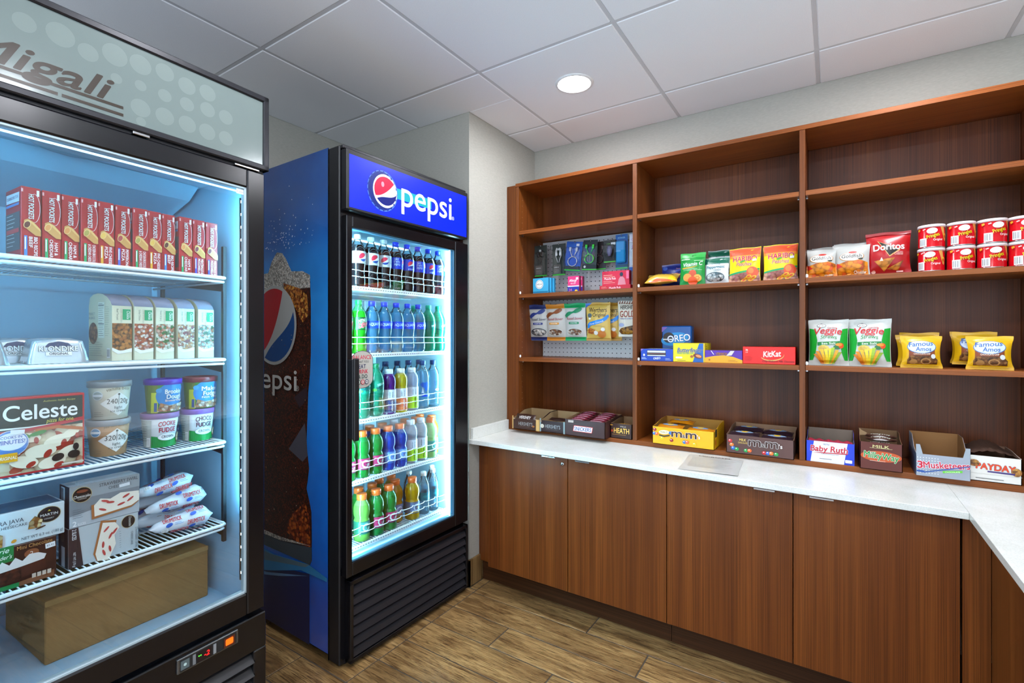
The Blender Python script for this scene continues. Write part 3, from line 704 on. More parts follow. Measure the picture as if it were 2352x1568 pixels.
for k, z in enumerate(PSH):
    q = MB(); q.box(.045, .656, .046, .050, z-.012, z+.006, M_WIRE, .001)
    for i in range(46): q.box(.05+i*.0132, .056+i*.0132, .0453, .0462, z-.0045, z-.0015, dash)
    for i in range(44): q.tube([(.05+i*.0139, .05, z-.0016), (.05+i*.0139, .55, z-.0016)], .0015, M_WIRE, 4)
    q.tube([(.045, .30, z-.005), (.656, .30, z-.005)], .003, M_WIRE, 5); q.tube([(.045, .54, z-.005), (.656, .54, z-.005)], .003, M_WIRE, 5)
    sf = q.build('wire_shelf', pc)
    for h in (.046, .072):
        pts = []
        for i in range(8):
            x = .1235+.0735*i
            pts += [(x-.0367, .067, z+h), (x-.030, .0585, z+h), (x-.018, .0535, z+h), (x, .0525, z+h), (x+.018, .0535, z+h), (x+.030, .0585, z+h)]
        pts.append((.1235+.0735*7+.036, .066, z+h)); q = MB(); q.tube([(a-.012, y_, z_) for a, y_, z_ in pts if a-.012 < .655], .0017, M_WIRE, 5); q.build('bottle_guard', sf)

# ================================================================= builders for packaged goods
def carton(name, label, cat, w, h, d, loc, m, front=None, left=None, right=None, top=None, rz=0., rx=0., group=None, bev=.0012):
    t = thing(name, label, cat, loc, rz, group, rx); m = mat(m, .35) if isinstance(m, str) else m
    q = MB(); q.box(-w/2, w/2, 0, d, 0, h, m, bev); q.build('carton_body', t)
    for nm, fn, mp in (('printed_front', front, F_front()), ('printed_side', left, F_left(-w/2, d)), ('printed_side', right, F_right(w/2, d)), ('printed_top', top, F_top(h, d))):
        if fn: p = Print(mp); fn(p); p.build(nm, t, False)
    return t
def bag_fn(W, H, T, seal, pinch, seed, fat):
    ph = seed*1.7
    def S(u, v, side=-1, o=0.):
        a = max(-1., min(1., 2*u/W)); b_ = max(0., min(1., (v-seal)/(H-2*seal)))
        pr = math.sin(math.pi*b_**fat)**.6 if 0 < b_ < 1 else 0.
        y = T/2*pr*(max(0., 1-abs(a)**2.3))**.7*(1+.05*math.sin(6*a+ph)+.04*math.sin(9*b_+ph*2))
        wav = .0022*math.sin(a*3.1+ph)*(1-pr)
        return (u*(1-pinch*pr), side*(y+o)+wav, v+(.0018*math.sin(a*4+ph) if v > H*.9 else 0))
    return S
def bag(name, label, cat, W, H, T, loc, m, front=None, rz=0., rx=R(-6), group=None, seed=1, seal=.012, pinch=.05, fat=.85, backm=None):
    t = thing(name, label, cat, loc, rz, group, rx); m = mat(m, .3) if isinstance(m, str) else m
    S = bag_fn(W, H, T, seal, pinch, seed, fat); q = MB()
    q.surf(lambda a, b_: S((a-.5)*W, b_*H, -1, .00015), 14, 18, m); q.surf(lambda a, b_: S((a-.5)*W, b_*H, 1, .00015), 14, 18, backm or m); q.build('bag_body', t, False)
    if front: p = Print(lambda u, v, o: S(u, v, -1, o+.0002), (W/18, H/18), .0003); front(p); p.build('printed_front', t, False)
    return t
def tray(name, label, cat, w, d, hf, hb, loc, outer, front=None, inner=None, rz=0., left=None, right=None, dip=0., flat=.25):
    t = thing(name, label, cat, loc, rz); outer = mat(outer, .4) if isinstance(outer, str) else outer; inner = inner or M_CARD; k = .0022
    q = MB(); q.box(-w/2, w/2, 0, k*.5, 0, hf, outer); q.box(-w/2, w/2, k*.5, k, 0, hf, inner); q.box(-w/2, w/2, d-k, d, 0, hb, inner); q.box(-w/2, w/2, 0, d, 0, k, inner)
    side = [(0, 0), (d, 0), (d, hb), (d*.6, hb), (d*flat, hf+(hb-hf)*.25), (0, hf)]
    for s in (-1, 1): q.prism(side, s*w/2, s*(w/2-k*.5), 0, outer); q.prism(side, s*(w/2-k*.5), s*(w/2-k), 0, inner)
    q.build('tray_body', t)
    for nm, fn, mp in (('printed_front', front, F_front()), ('printed_side', left, F_left(-w/2, d)), ('printed_side', right, F_right(w/2, d))):
        if fn: p = Print(mp); fn(p); p.build(nm, t, False)
    return t
def barcode(p, u, v, w, h, n=9):
    p.rect(u-w/2, v, u+w/2, v+h, '#eef0ee')
    for i in range(n): x = u-w*.4+w*.8*i/n; p.rect(x, v+h*.12, x+w*(.025 if i % 3 else .05), v+h*.88, '#20242c'); p.o -= p.eps
    p.o += p.eps
def lines(p, u0, u1, v, n, dv, m='#444444', th=.0012, seed=1):
    rd_ = random.Random(seed)
    for i in range(n): p.rect(u0, v-i*dv, u0+(u1-u0)*rd_.uniform(.7, 1), v-i*dv+th, m); p.o -= p.eps
    p.o += p.eps
ORD = ('first', 'second', 'third', 'fourth', 'fifth', 'sixth', 'seventh', 'eighth', 'ninth', 'tenth', 'eleventh', 'twelfth')

# ================================================================= bay 1: phone accessories on hooks
def hang(label, x, zt, w, h, cardc, blist, item, pr, Y=2.462, tilt=0., th=.022):
    t = thing('accessory_pack', label, 'package', (x, Y, zt), 0, 'hanging phone accessory packs', 0, tilt)
    q = MB(); q.box(-w/2, w/2, .0, .0016, -h, .006, mat(cardc, .35), .0006); q.build('card', t)
    if blist: q = MB(); q.box(-w/2+.004, w/2-.004, -th, -.0004, blist[0], blist[1], M_CLEAR, .004); q.build('blister', t)
    q = MB(); item(q); q.build('contents', t)
    p = Print(F_front(0)); pr(p); p.build('print', t, False)
    return t
def buds(c):
    def f(q):
        m = mat(c, .3)
        for s in (-1, 1):
            q.lathe([(0, -.075), (.0045, -.073), (.0068, -.066), (.0055, -.060), (.003, -.052), (.0028, -.03), (0, -.028)], 10, m); n = 10*5+2
            for i in range(len(q.v)-n, len(q.v)): v = q.v[i]; q.v[i] = (v[0]+s*.011, v[1]-.008, v[2]+.012)
            q.tube([(s*.011, -.008, -.03), (s*.014, -.008, -.022), (s*.018, -.008, -.03), (s*.018, -.008, -.06), (s*.008, -.008, -.085), (s*.004, -.008, -.10)], .0016, m, 6)
    return f
def edgeprint(c):
    def f(p): p.rect(-.04, -.172, .04, -.166, '#3fbf3a'); p.rect(-.012, -.030, .012, -.018, '#aeb4b4'); p.rect(-.034, -.165, .012, -.110, '#57524e'); p.text('EARBUDS', -.014, -.128, .006, '#e8e8e6', w=.03); lines(p, -.028, .006, -.138, 4, .006, '#9a9894')
    return f
hang('black card pack of dark wired earbuds, hung nearest the left upright', -1.4205, 1.795, .082, .174, '#26302c', (-.168, -.034), buds('#1c1e22'), edgeprint(0))
hang('black card pack of white wired earbuds on the pegboard', -1.3015, 1.792, .084, .172, '#2a332e', (-.166, -.034), buds('#e4e6e8'), edgeprint(0))
def coil(c, r=.026, zc=-.105, turns=4):
    def f(q):
        m = mat(c, .35)
        q.tube([(r*(1+.03*(i % 5))*math.sin(R(i*20)), -.006-.0006*(i//18), zc+r*math.cos(R(i*20))) for i in range(18*turns)], .0022, m, 6)
        for s in (-1, 1): q.tube([(s*.004, -.008, zc+r), (s*.013, -.008, zc+r+.018), (s*.020, -.008, zc+r+.034)], .0024, m, 6); q.box(s*.020-.006, s*.020+.006, -.012, -.004, zc+r+.030, zc+r+.052, m, .0015)
    return f
hang('blue-topped pack with a coiled silver charging cable, hanging askew', -1.2015, 1.795, .098, .158, '#2d5db4', (-.15, -.030), coil('#c6ccd2'), lambda p: (p.rect(-.049, -.156, .049, -.149, '#42c03a'), p.rect(-.049, -.028, .049, .004, '#1a50a8'), p.rect(-.049, -.148, .049, -.130, '#30363c'), p.rect(.012, -.02, .03, -.006, '#c8ccd4')), tilt=R(7))
hang('dark pack with a bright green coiled cable on the pegboard', -1.1065, 1.794, .084, .160, '#3c4440', (-.128, -.030), coil('#3fd238', .025, -.098), lambda p: (p.rect(-.042, -.158, .042, -.152, '#42c03a'), p.rect(-.042, -.028, .042, .004, '#15181a'), p.rect(-.042, -.150, .042, -.130, '#1a1c20'), p.ell(-.026, -.140, .007, .007, '#c2c6c6', 12)), tilt=R(4))
hang('dark pack with a second dark coiled cable behind the green cable pack', -1.070, 1.786, .070, .148, '#2a2426', None, coil('#4a3438', .02, -.09, 2), lambda p: p.rect(-.035, -.146, .035, -.141, '#42c03a'), Y=2.50)
def plug(q): q.lathe([(0, -.082), (.008, -.082), (.0085, -.074), (.0135, -.064), (.0145, -.046), (.012, -.040), (.009, -.030), (0, -.028)], 16, mat('#6b6688', .3)); q.v = [(v[0]+.002, v[1]-.016, v[2]) for v in q.v]
hang('small dark pack with a grey car charger plug', -.994, 1.781, .072, .114, '#2c2a26', (-.102, -.022), plug, lambda p: (p.rect(-.036, -.112, .036, -.107, '#58c83e'), p.rect(.004, -.02, .03, -.008, '#d8dadc'), p.text('CAR', -.01, -.018, .007, '#7fbf5a')), th=.034)
def brick(q): q.box(-.026, .026, -.020, -.002, -.145, -.030, mat('#1c8fd0', .25), .006)
hang('bright blue power bank pack hung high beside the divider', -.931, 1.804, .066, .176, '#1d5fa8', (-.15, -.026), brick, lambda p: (p.rect(-.033, -.174, .033, -.168, '#48c23c'), p.rect(-.033, -.166, .033, -.152, '#1c4a66'), p.text('POWER', 0, -.016, .008, '#9fd8f0', w=.04)))
def bottle_i(q): q.box(-.014, .014, -.022, -.004, -.165, -.075, mat('#e6eef4', .3), .006); q.box(-.012, .012, -.02, -.006, -.075, -.055, mat('#b7a0d0', .3), .004)
hang('white and lilac accessory pack half hidden by the wooden divider', -.858, 1.800, .062, .188, '#e3e2ee', (-.175, -.04), bottle_i, lambda p: (p.rect(-.031, -.188, .031, -.166, '#2a6fd0'), p.text('RX', 0, -.09, .02, '#4a4a5a', bold=.02), p.text('CARE', 0, -.03, .012, '#c890c8')))
# boxes standing below them
def bluepack(p): p.rect(-.05, 0, .05, .018, '#1f8ec0'); p.ell(-.006, .058, .026, .026, '#eef4f6', 22); p.ell(-.006, .058, .022, .022, '#3c4650', 22); p.ell(-.006, .058, .0205, .0205, '#eef4f6', 22); p.text('EARPLUGS', -.006, .055, .007, '#2c343c', w=.036); p.rect(-.05, .016, .05, .0175, '#1a3a54')
c0 = carton('small_box', 'light blue small box with round white emblem, front of its row on the shelf', 'box', .104, .094, .017, (-1.388, 2.402, SZ[1]+.0005), '#3fb0e0', bluepack, right=lambda p: p.rect(-.008, 0, .008, .092, '#2a88b8'), group='light blue boxes below the earbuds', rz=R(-4))
dup(c0, 'light blue small box in the middle of its row below the earbuds', (-1.380, 2.421, SZ[1]+.0005)); dup(c0, 'light blue small box at the back of its row below the earbuds', (-1.372, 2.440, SZ[1]+.0005))
def allergy(p): p.rect(-.0345, 0, .0345, .036, '#2430a0'); p.rect(-.0345, .036, .0345, .042, '#e8e0f0'); p.text('Allergy', -.002, .064, .0135, '#ffffff', w=.046, bold=.015, shear=.2); p.text('RELIEF', 0, .050, .007, '#ffe0ec', w=.03); p.rect(.016, .074, .03, .086, '#f4f4f4'); p.text('24', -.018, .012, .014, '#f080b8'); p.ell(.018, .012, .009, .008, '#e8c030', 14)
c0 = carton('medicine_box', 'pink and violet medicine box standing in front of its twin', 'box', .069, .094, .024, (-1.193, 2.425, SZ[1]+.0005), '#e23a7c', allergy, right=lambda p: p.rect(-.012, 0, .012, .094, '#8a1c4c'), group='pink and violet medicine boxes'); dup(c0, 'pink and violet medicine box standing behind its twin', (-1.186, 2.451, SZ[1]+.0005))
def rub(p): p.text('Muscle Rub', -.03, .030, .011, '#f6e6ea', w=.062, bold=.015); lines(p, -.066, .0, .052, 2, .009, '#e8c8a0', .002); lines(p, -.066, .0, .020, 2, .008, '#f0b0a0', .002); p.text('RELIEF', -.05, .062, .008, '#b01838', w=.03); p.ell(.032, .054, .009, .011, '#20283c', 14); p.poly([(.012, .0), (.018, .03), (.026, .042), (.040, .042), (.050, .030), (.056, .0)], '#c8808c'); p.rect(.058, .03, .072, .07, '#e66c90')
c1 = carton('medicine_box', 'red muscle cream box lying flat under another one beside the divider', 'box', .167, .0275, .075, (-.942, 2.395, SZ[1]+.0005), '#c01a34', lambda p: (p.text('Muscle Rub', 0, .010, .010, '#f6e6ea', w=.062, bold=.015), lines(p, -.075, -.04, .02, 2, .006, '#f0c0a0')))
carton('medicine_box', 'red muscle cream box with a person in a blue cap, resting on another', 'box', .148, .074, .03, (-.942, 2.405, SZ[1]+.0285), '#c8203e', rub)

# ================================================================= bay 1: hanging candy bags
def rs(c, c2, txt='Russell Stover', sugar='SUGAR FREE'):
    def f(p):
        W, H = .128, .208
        p.rect(-W/2, H-.026, W/2, H-.001, c); p.rect(-W/2, .001, W/2, .022, c)
        p.poly([(-.062, .142), (-.04, .160), (-.012, .163), (.0, .156), (-.02, .148), (-.05, .128)], c2); p.ell(-.035, .150, .022, .011, c2, 16, R(25)); p.ell(.022, .168, .026, .012, c2, 16, R(20)); p.ell(-.003, .16, .006, .006, c2, 10)
        p.text(txt, .004, .118, .0145, '#a8283c' if c != '#27356e' else '#27304a', w=.098, shear=.25); p.rrect(-.032, .094, .032, .106, .004, c2 if c != '#d2882a' else '#e0a040'); p.text(sugar, 0, .0975, .0055, '#ffffff', w=.044)
        p.ell(0, .052, .050, .022, '#2c3440' if c == '#27356e' else '#c8ccc8', 24); p.ell(.002, .051, .044, .018, food_mat('#5a3018', '#d8d4cc', '#8a5a34', 90) if c != '#27356e' else food_mat('#d8dcdc', '#2c3844', '#eef0f0', 90), 24)
        lines(p, -.04, .04, .026, 2, .004, '#8a8a8a', .0008)
    return f
bag('candy_bag', 'silver-white candy bag with navy bow and navy ends on a hook', 'bag', .124, .207, .045, (-1.417, 2.452, 1.250), '#bfc1bd', rs('#27356e', '#2c3f86'), seed=2, rx=R(7), rz=R(4))
bag('candy_bag', 'white candy bag with brown bow and orange ends on a hook', 'bag', .128, .207, .048, (-1.306, 2.448, 1.249), '#c3c1bb', rs('#d2882a', '#8a4a20'), seed=3, rx=R(6))
bag('candy_bag', 'white candy bag with green bow and green ends on a hook', 'bag', .130, .207, .045, (-1.186, 2.446, 1.2495), '#c5c5c1', rs('#12a05a', '#1c8a5c'), seed=4, rx=R(5))
def werther(p):
    p.rect(-.0705, .190, .0705, .204, '#c8962a'); p.poly([(-.0705, .204), (-.0705, .178), (-.035, .204)], '#2a6cc8'); p.text('Werthers', .002, .153, .025, '#221a10', w=.104, bold=.008); p.text('Original', .012, .130, .019, '#221a10', w=.076, bold=.004)
    p.ell(-.045, .137, .014, .012, '#5a6a70', 14); p.ell(-.045, .120, .008, .006, '#e8e8e0', 10)
    pts = [(-.062, .070), (-.060, .090), (-.045, .102), (-.01, .110), (.03, .118), (.062, .140), (.066, .128), (.055, .112), (.03, .098), (-.01, .088), (-.040, .082), (-.050, .068)]
    p.poly(pts, '#1c84dc'); p.text('Chewy Caramels', -.004, .094, .009, '#f0f4f8', w=.088, rot=R(12), shear=.2)
    p.poly([(-.062, .056), (-.048, .072), (-.012, .060), (-.010, .046), (-.03, .036), (-.058, .042)], food_mat('#b85a1c', '#d8802c', '#e8a048', 120)); p.ell(.024, .036, .024, .020, '#c8742a', 20); p.ell(-.008, .044, .013, .012, '#e6e4e0', 8); p.ell(.034, .062, .012, .010, '#e8ecec', 12)
    p.rect(-.0705, .001, .0705, .014, '#b8882c'); lines(p, -.02, .05, .082, 2, .005, '#8a6a20', .0008)
bg0 = bag('candy_bag', 'gold caramel candy bag with blue ribbon, front of two on its hook', 'bag', .141, .205, .045, (-1.050, 2.444, 1.2505), '#d8b458', werther, seed=5, rx=R(4))
dup(bg0, 'gold caramel candy bag with blue ribbon, mostly hidden behind its twin', (-1.010, 2.495, 1.2505))
def gold(p):
    p.rect(-.058, .170, .058, .184, '#8a4a30')
    for i in range(9): p.rect(-.056+i*.0135, .1705, -.050+i*.0135, .184, '#e0d4c4', R(-25)); p.o -= p.eps
    p.text('HERSHEY', -.002, .142, .020, '#2e2018', w=.080, bold=.02); p.text('GOLD', -.002, .103, .031, '#9a3c20', w=.084, bold=.03); p.text('PEANUTS & PRETZELS', 0, .091, .0065, '#2c3a9a', w=.084, bold=.01)
    p.ell(-.038, .062, .018, .010, '#a8b4d8', 14); p.poly([(-.055, .03), (-.04, .045), (-.01, .052), (.03, .06), (.058, .05), (.058, .02), (.0, .012), (-.04, .014)], food_mat('#7a4a1c', '#c8902c', '#4a2a12', 90))
bag('candy_bag', 'cream candy bag with gold lettering half hidden by the wooden divider', 'bag', .117, .186, .04, (-.884, 2.448, 1.2725), '#e4dccb', gold, seed=6, rx=R(4))

# ================================================================= bay 1: candy trays on the base board
BZ = CZ+.0228
def hersh(alm):
    def f(p):
        p.text("HERSHEY'S", 0, .022, .018, '#9ba0a2', w=.088, bold=.015); lines(p, -.04, .05, .015, 1, .004, '#6a625c', .0012); p.rect(-.078, .052, -.066, .058, '#a89078')
        if alm: p.ell(.05, .022, .008, .005, '#a86a30', 12)
        else: p.ell(-.062, .030, .0105, .0105, '#dcd8c8', 18); p.text('1/2', -.062, .027, .006, '#4a4438')
    return f
t1 = tray('candy_tray', 'brown open candy tray with cream corner strips, end of the row by the wall', 'box', .166, .20, .058, .088, (-1.389, 2.243, BZ), '#3a2018', hersh(True), mat('#a08660', .8))
cs = mat('#d0aa68', .5); q = MB(); q.box(-.0838, -.078, -.001, .0, 0, .070, cs); q.build('corner_strip', t1); q = MB(); q.box(.066, .0838, -.0012, 0, 0, .060, cs); q.box(.0832, .0842, 0, .03, 0, .060, cs); q.build('corner_strip', t1)
t1 = tray('candy_tray', 'dark brown open candy tray with grey corner strips beside the cream-striped one', 'box', .152, .20, .060, .086, (-1.2265, 2.250, BZ), '#2c1a1e', hersh(False), mat('#a08660', .8))
cs = mat('#8ea4a8', .5); q = MB(); q.box(-.0768, -.070, -.001, 0, 0, .070, cs); q.build('corner_strip', t1); q = MB(); q.box(.063, .0768, -.0012, 0, 0, .062, cs); q.build('corner_strip', t1)
def snick(p):
    p.poly([(-.064, .024), (.040, .022), (.046, .052), (-.058, .054)], '#c82838'); p.poly([(-.061, .0265), (.038, .0245), (.043, .0495), (-.056, .0515)], '#f2f2f4'); p.text('SNICKERS', -.010, .029, .018, '#1c2a86', w=.092, bold=.03, shear=.12); p.rect(-.09, .066, -.06, .078, '#b8a8a0')
tray('candy_tray', 'wide brown open candy tray full of red-brown bars', 'box', .218, .23, .082, .092, (-1.0405, 2.240, BZ), '#3c2020', snick, mat('#8a6a48', .8))
def heath(p): p.text('HEATH', .002, .026, .024, '#f0c860', w=.078, bold=.025, edge=('#b87820', .025)); lines(p, -.046, .05, .018, 1, .005, '#c09040', .0016); p.text('MILK', .012, .056, .006, '#c8c0b8', w=.03); p.ell(-.046, .036, .006, .006, '#b0401c', 12); p.rect(-.055, .062, -.042, .066, '#c89030')
tray('candy_tray', 'small brown candy tray with golden lettering against the first divider', 'box', .108, .18, .072, .082, (-.8742, 2.305, BZ), '#38201a', heath, mat('#8a6a48', .8))
# bars lying in those trays
def bar(label, loc, L_, W_, T_, c, txt=None, tc='#ffffff', rz=0., group=None, band=None, rx=R(-90), ry=0., ends='#b0b4b8'):
    def f(p):
        if band: p.rect(-L_/2+.012, W_*.18, L_/2-.012, W_*.82, band)
        if txt: p.text(txt, 0, W_*.32, W_*.36, tc, w=L_*.6, bold=.025, shear=.1)
    t = thing('candy_bar', label, 'candy bar', loc, rz, group, rx, ry); S = bag_fn(L_, W_, T_, .0005, 0., 1, 1.); q = MB(); m = mat(c, .3)
    fn = lambda s: (lambda a, b_: (lambda P: (P[0], P[1]*(1 if .06 < a < .94 else .25), P[2]))(S((a-.5)*L_, b_*W_, s)))
    q.surf(fn(-1), 16, 6, m); q.surf(fn(1), 16, 6, m); q.build('wrapper', t, False)
    p = Print(lambda u, v, o: S(u, v, -1, o+.0006), (L_/8, W_/4)); f(p); p.build('printed_front', t, False); return t
g = 'red-brown bars in the wide brown tray'; first = None
for cx_, sd in ((-1.093, 'wall'), (-.990, 'divider')):
    for i in range(6):
        loc = (cx_, 2.252+i*.0335, BZ+.072+.0035*i)
        lb = '%s bar from the front in the wide brown tray, column nearer the %s' % (ORD[i], sd)
        first = dup(first, lb, loc) if first else bar(lb, loc, .098, .032, .016, '#5a2028', 'SNICKERS', '#e8e4f0', group=g, band='#8a2440')
b0 = bar('brown chocolate bar poking above the cream-striped tray', (-1.40, 2.252, BZ+.040), .12, .045, .016, '#33190f', 'HERSHEY', '#f0f0ee', group='chocolate bars in the dark trays', rx=R(-28))
dup(b0, 'brown chocolate bar lying deep in the cream-striped tray', (-1.385, 2.30, BZ+.036), (R(-90), 0, R(8)))
b1 = bar('dark chocolate bar standing out of the grey-striped tray', (-1.215, 2.285, BZ+.058), .12, .045, .014, '#2a1814', None, group='chocolate bars in the dark trays', rx=R(-80))
bar('dark bar lying low in the small tray with golden lettering', (-.868, 2.325, BZ+.055), .09, .035, .016, '#2c1612', 'HEATH', '#d8a040', group='chocolate bars in the dark trays', rx=R(-75))

# ================================================================= bay 2
A = SZ[1]+.0006; Bz = SZ[2]+.0006
def hb(base, mid):
    def f(p): p.text('HARIBO', -.005, .048, .024, '#c01830', w=.098, bold=.03, edge=('#f4f0f0', .035)); p.text('Starmix', .02, .094, .008, '#d8a0c8', w=.03); p.ell(.016, .086, .016, .006, '#3a4aa8', 12, R(20)); p.rect(.040, .062, .056, .072, '#c8ccd8'); p.ell(-.05, .10, .012, .01, '#3a5ab0', 12)
    return f
bag('candy_bag', 'dark blue gummy candy bag standing behind the gold one', 'bag', .135, .122, .035, (-.655, 2.462, A), '#1a2a7a', hb(0, 0), seed=1)
def gb_(p): p.rect(-.075, .088, .075, .124, '#c8a850'); p.text('STARMIX', 0, .058, .018, '#2a2010', w=.11, bold=.02); p.poly([(-.07, .004), (-.02, .02), (.03, .015), (.07, .028), (.075, .003)], '#e0531c'); p.poly([(.03, .015), (.05, .045), (.075, .035), (.075, .01)], '#e8b818'); lines(p, -.05, .05, .05, 2, .008, '#7a5a18')
bag('candy_bag', 'gold candy bag lying slumped at the front of the second bay', 'bag', .150, .112, .045, (-.690, 2.335, A+.020), '#c9a53e', gb_, seed=2, rx=R(-66), rz=R(6))
def vitc(p):
    p.rect(-.056, .128, .056, .150, '#2f9f42'); p.text('Vitamin C', .004, .088, .018, '#f2f6f0', w=.088, bold=.02, shear=.25, rot=R(4)); p.poly([(-.046, .080), (.0, .083), (.03, .086), (.0, .079), (-.046, .075)], '#e89a2a'); lines(p, -.04, .05, .073, 2, .006, '#bfe0b4', .0012); p.ell(0, .139, .003, .003, '#123a1c', 10)
    for (u, v, r_, c) in ((.004, .052, .018, '#c8502c'), (-.020, .034, .020, '#e8943a'), (.026, .030, .018, '#f0a83c'), (.004, .018, .022, '#e8531c')): p.ell(u, v, r_, r_*.9, c, 18); p.ell(u, v, r_*.8, r_*.7, '#f2b45c' if c == '#f0a83c' else c, 16)
    for i in range(6): p.ell(.026+.008*math.cos(R(60*i)), .030+.007*math.sin(R(60*i)), .0035, .003, '#e07818', 8)
    p.rect(.01, .110, .05, .113, '#9fd89a'); p.rect(-.05, .118, -.01, .121, '#cfe8c8')
bag('candy_bag', 'bright green citrus candy bag leaning against its neighbour', 'bag', .114, .152, .034, (-.548, 2.352, A), '#178a34', vitc, seed=3, rx=R(-7))
def mint(p):
    p.rect(-.055, .092, .055, .120, '#0e5f48'); p.text('Peppermint', .0, .070, .013, '#1c6a78', w=.080, bold=.02); p.text('CANDY', .01, .057, .008, '#2a4048', w=.034); p.ell(-.002, .030, .042, .022, '#30444c', 22); p.ell(-.002, .030, .039, .019, food_mat('#8fa4ac', '#d8e0e4', '#4a6470', 110), 22); p.text('Natural', 0, .086, .008, '#4a6a70', w=.04)
m0 = bag('candy_bag', 'white mint candy bag with dark green top, in front', 'bag', .110, .122, .04, (-.447, 2.366, A), '#cfd6d6', mint, seed=4, rz=R(-6)); dup(m0, 'white mint candy bag with dark green top peeking from behind', (-.440, 2.435, A+.042), (R(-4), 0, R(4)))
def peach(p):
    W = .128
    p.rect(-W/2, .118, W/2, .151, '#e2502a'); p.rect(-W/2, .108, W/2, .119, '#ec8a2a'); p.text('HARIBO', .002, .092, .0215, '#b80f3a', w=.100, bold=.035, edge=('#f6eef0', .03)); p.text('Peaches', .0, .070, .017, '#b83a50', w=.066, shear=.25, bold=.01, edge=('#f8f0e0', .04))
    p.poly([(-W/2, .038), (-.03, .044), (.02, .050), (W/2, .058), (W/2, .050), (.02, .043), (-.03, .037), (-W/2, .031)], '#1fa060'); p.poly([(-W/2, .001), (W/2, .001), (W/2, .048), (.02, .042), (-.03, .036), (-W/2, .030)], food_mat('#c88a8c', '#b4706c', '#d8a88c', 80))
    p.ell(.036, .040, .024, .024, '#e4532c', 20); p.ell(.030, .046, .012, .013, '#f0803c', 14)
    for (u, v) in ((.012, .016), (.028, .010), (.040, .018), (.02, .022), (-.002, .008)): p.ell(u, v, .013, .007, '#e8b430', 14, R(20)); p.ell(u, v, .007, .003, '#e05030', 10, R(20))
    p.ell(-.005, .088, .012, .004, '#3f9a30', 10, R(20)); p.rect(.036, .088, .052, .098, '#e6e6ea', R(8))
p0 = bag('candy_bag', 'yellow and red peach gummy bag standing alone beside the mint bags', 'bag', .130, .154, .036, (-.328, 2.356, A), '#e9cf10', peach, seed=5, rz=R(-5))
dup(p0, 'yellow and red peach gummy bag at the divider, front of two', (-.188, 2.352, A), (R(-6), 0, R(3))); dup(p0, 'yellow and red peach gummy bag at the divider, behind its twin', (-.196, 2.398, A), (R(-5), 0, R(-2)))
# cookie and candy cartons
def oreo_b(p):
    p.poly([(-.072, .165), (-.072, .138), (-.044, .165)], '#7a5ab0'); p.ell(-.01, .105, .066, .032, '#2090d0', 24, R(10)); p.ell(-.038, .112, .028, .026, '#2a2420', 20); p.rect(-.066, .100, -.014, .106, '#e8e8e4'); p.text('OREO', .012, .094, .031, '#f4f6fa', w=.108, bold=.03, rot=R(6), edge=('#1c3a9a', .05)); p.text('Chocolate', .024, .080, .008, '#e8d8a0', w=.06, rot=R(6)); p.ell(.03, .062, .034, .020, food_mat('#a8844c', '#6a5030', '#c8a468', 110), 18); p.ell(.044, .066, .010, .008, '#d8d8d8', 12); lines(p, -.066, -.038, .05, 2, .006, '#b8c8e8')
carton('cookie_pack', 'tall blue sandwich cookie pack standing behind the flat trays', 'package', .144, .170, .05, (-.648, 2.462, Bz), mat('#15549e', .2), oreo_b, bev=.005)
def oreo_t(p): p.rect(-.046, .024, .044, .052, '#20242c'); p.rect(-.044, .041, .042, .050, '#d4e4ec'); p.rect(-.044, .034, .042, .038, '#7a4c50'); p.rect(-.044, .025, .042, .029, '#dff0f4'); p.text('OREO', .002, .009, .0095, '#eef2fa', w=.034, bold=.03, rot=R(6)); p.poly([(-.076, .058), (-.076, .046), (-.062, .058)], '#8a6ab8'); p.ell(-.06, .029, .0045, .006, '#e8eef8', 10); lines(p, -.072, -.046, .014, 2, .005, '#9ab0e0', .003); lines(p, .042, .07, .012, 2, .006, '#c0d0f0', .0016)
carton('cookie_tray', 'low blue sandwich cookie carton with a window, at the left upright', 'box', .154, .058, .13, (-.7055, 2.326, Bz), '#1440b0', oreo_t, top=lambda p: (p.rect(-.07, -.06, .07, .06, '#1c2a5a'), p.rect(-.05, -.05, .05, -.02, '#c8d8e4'), p.rect(-.05, -.01, .05, .02, '#8aa0c0')))
def bfing(p): p.poly([(.018, .0), (.0700, .0), (.0700, .0855), (.046, .0855)], '#1f5fb0'); p.rect(.064, 0, .0705, .0855, '#d8b820'); p.text('Butterfinger', .004, .045, .020, '#1c4a9a', w=.110, bold=.03, shear=.2, edge=('#f0e890', .03)); p.text('PEANUT BUTTER CUPS', -.016, .036, .007, '#20a090', w=.072, shear=.2, bold=.02); p.ell(.040, .028, .020, .010, '#7a3a20', 16, R(-15)); p.ell(.044, .028, .013, .006, '#e0905c', 14, R(-15)); p.rrect(-.058, .016, -.028, .024, .003, '#f4f0d0'); lines(p, -.05, .0, .006, 1, .004, '#8a7a20', .002); p.ell(.014, .026, .007, .006, '#a85a30', 10)
carton('candy_carton', 'yellow and blue candy carton in the middle bay', 'box', .141, .0865, .13, (-.5575, 2.326, Bz), '#e8d414', bfing, right=lambda p: (p.rect(-.065, 0, -.056, .086, '#c8b018'), lines(p, -.05, -.02, .07, 6, .01, '#6a5a10', .002)), top=lambda p: p.rect(-.07, -.065, .07, .065, '#d0b818'))
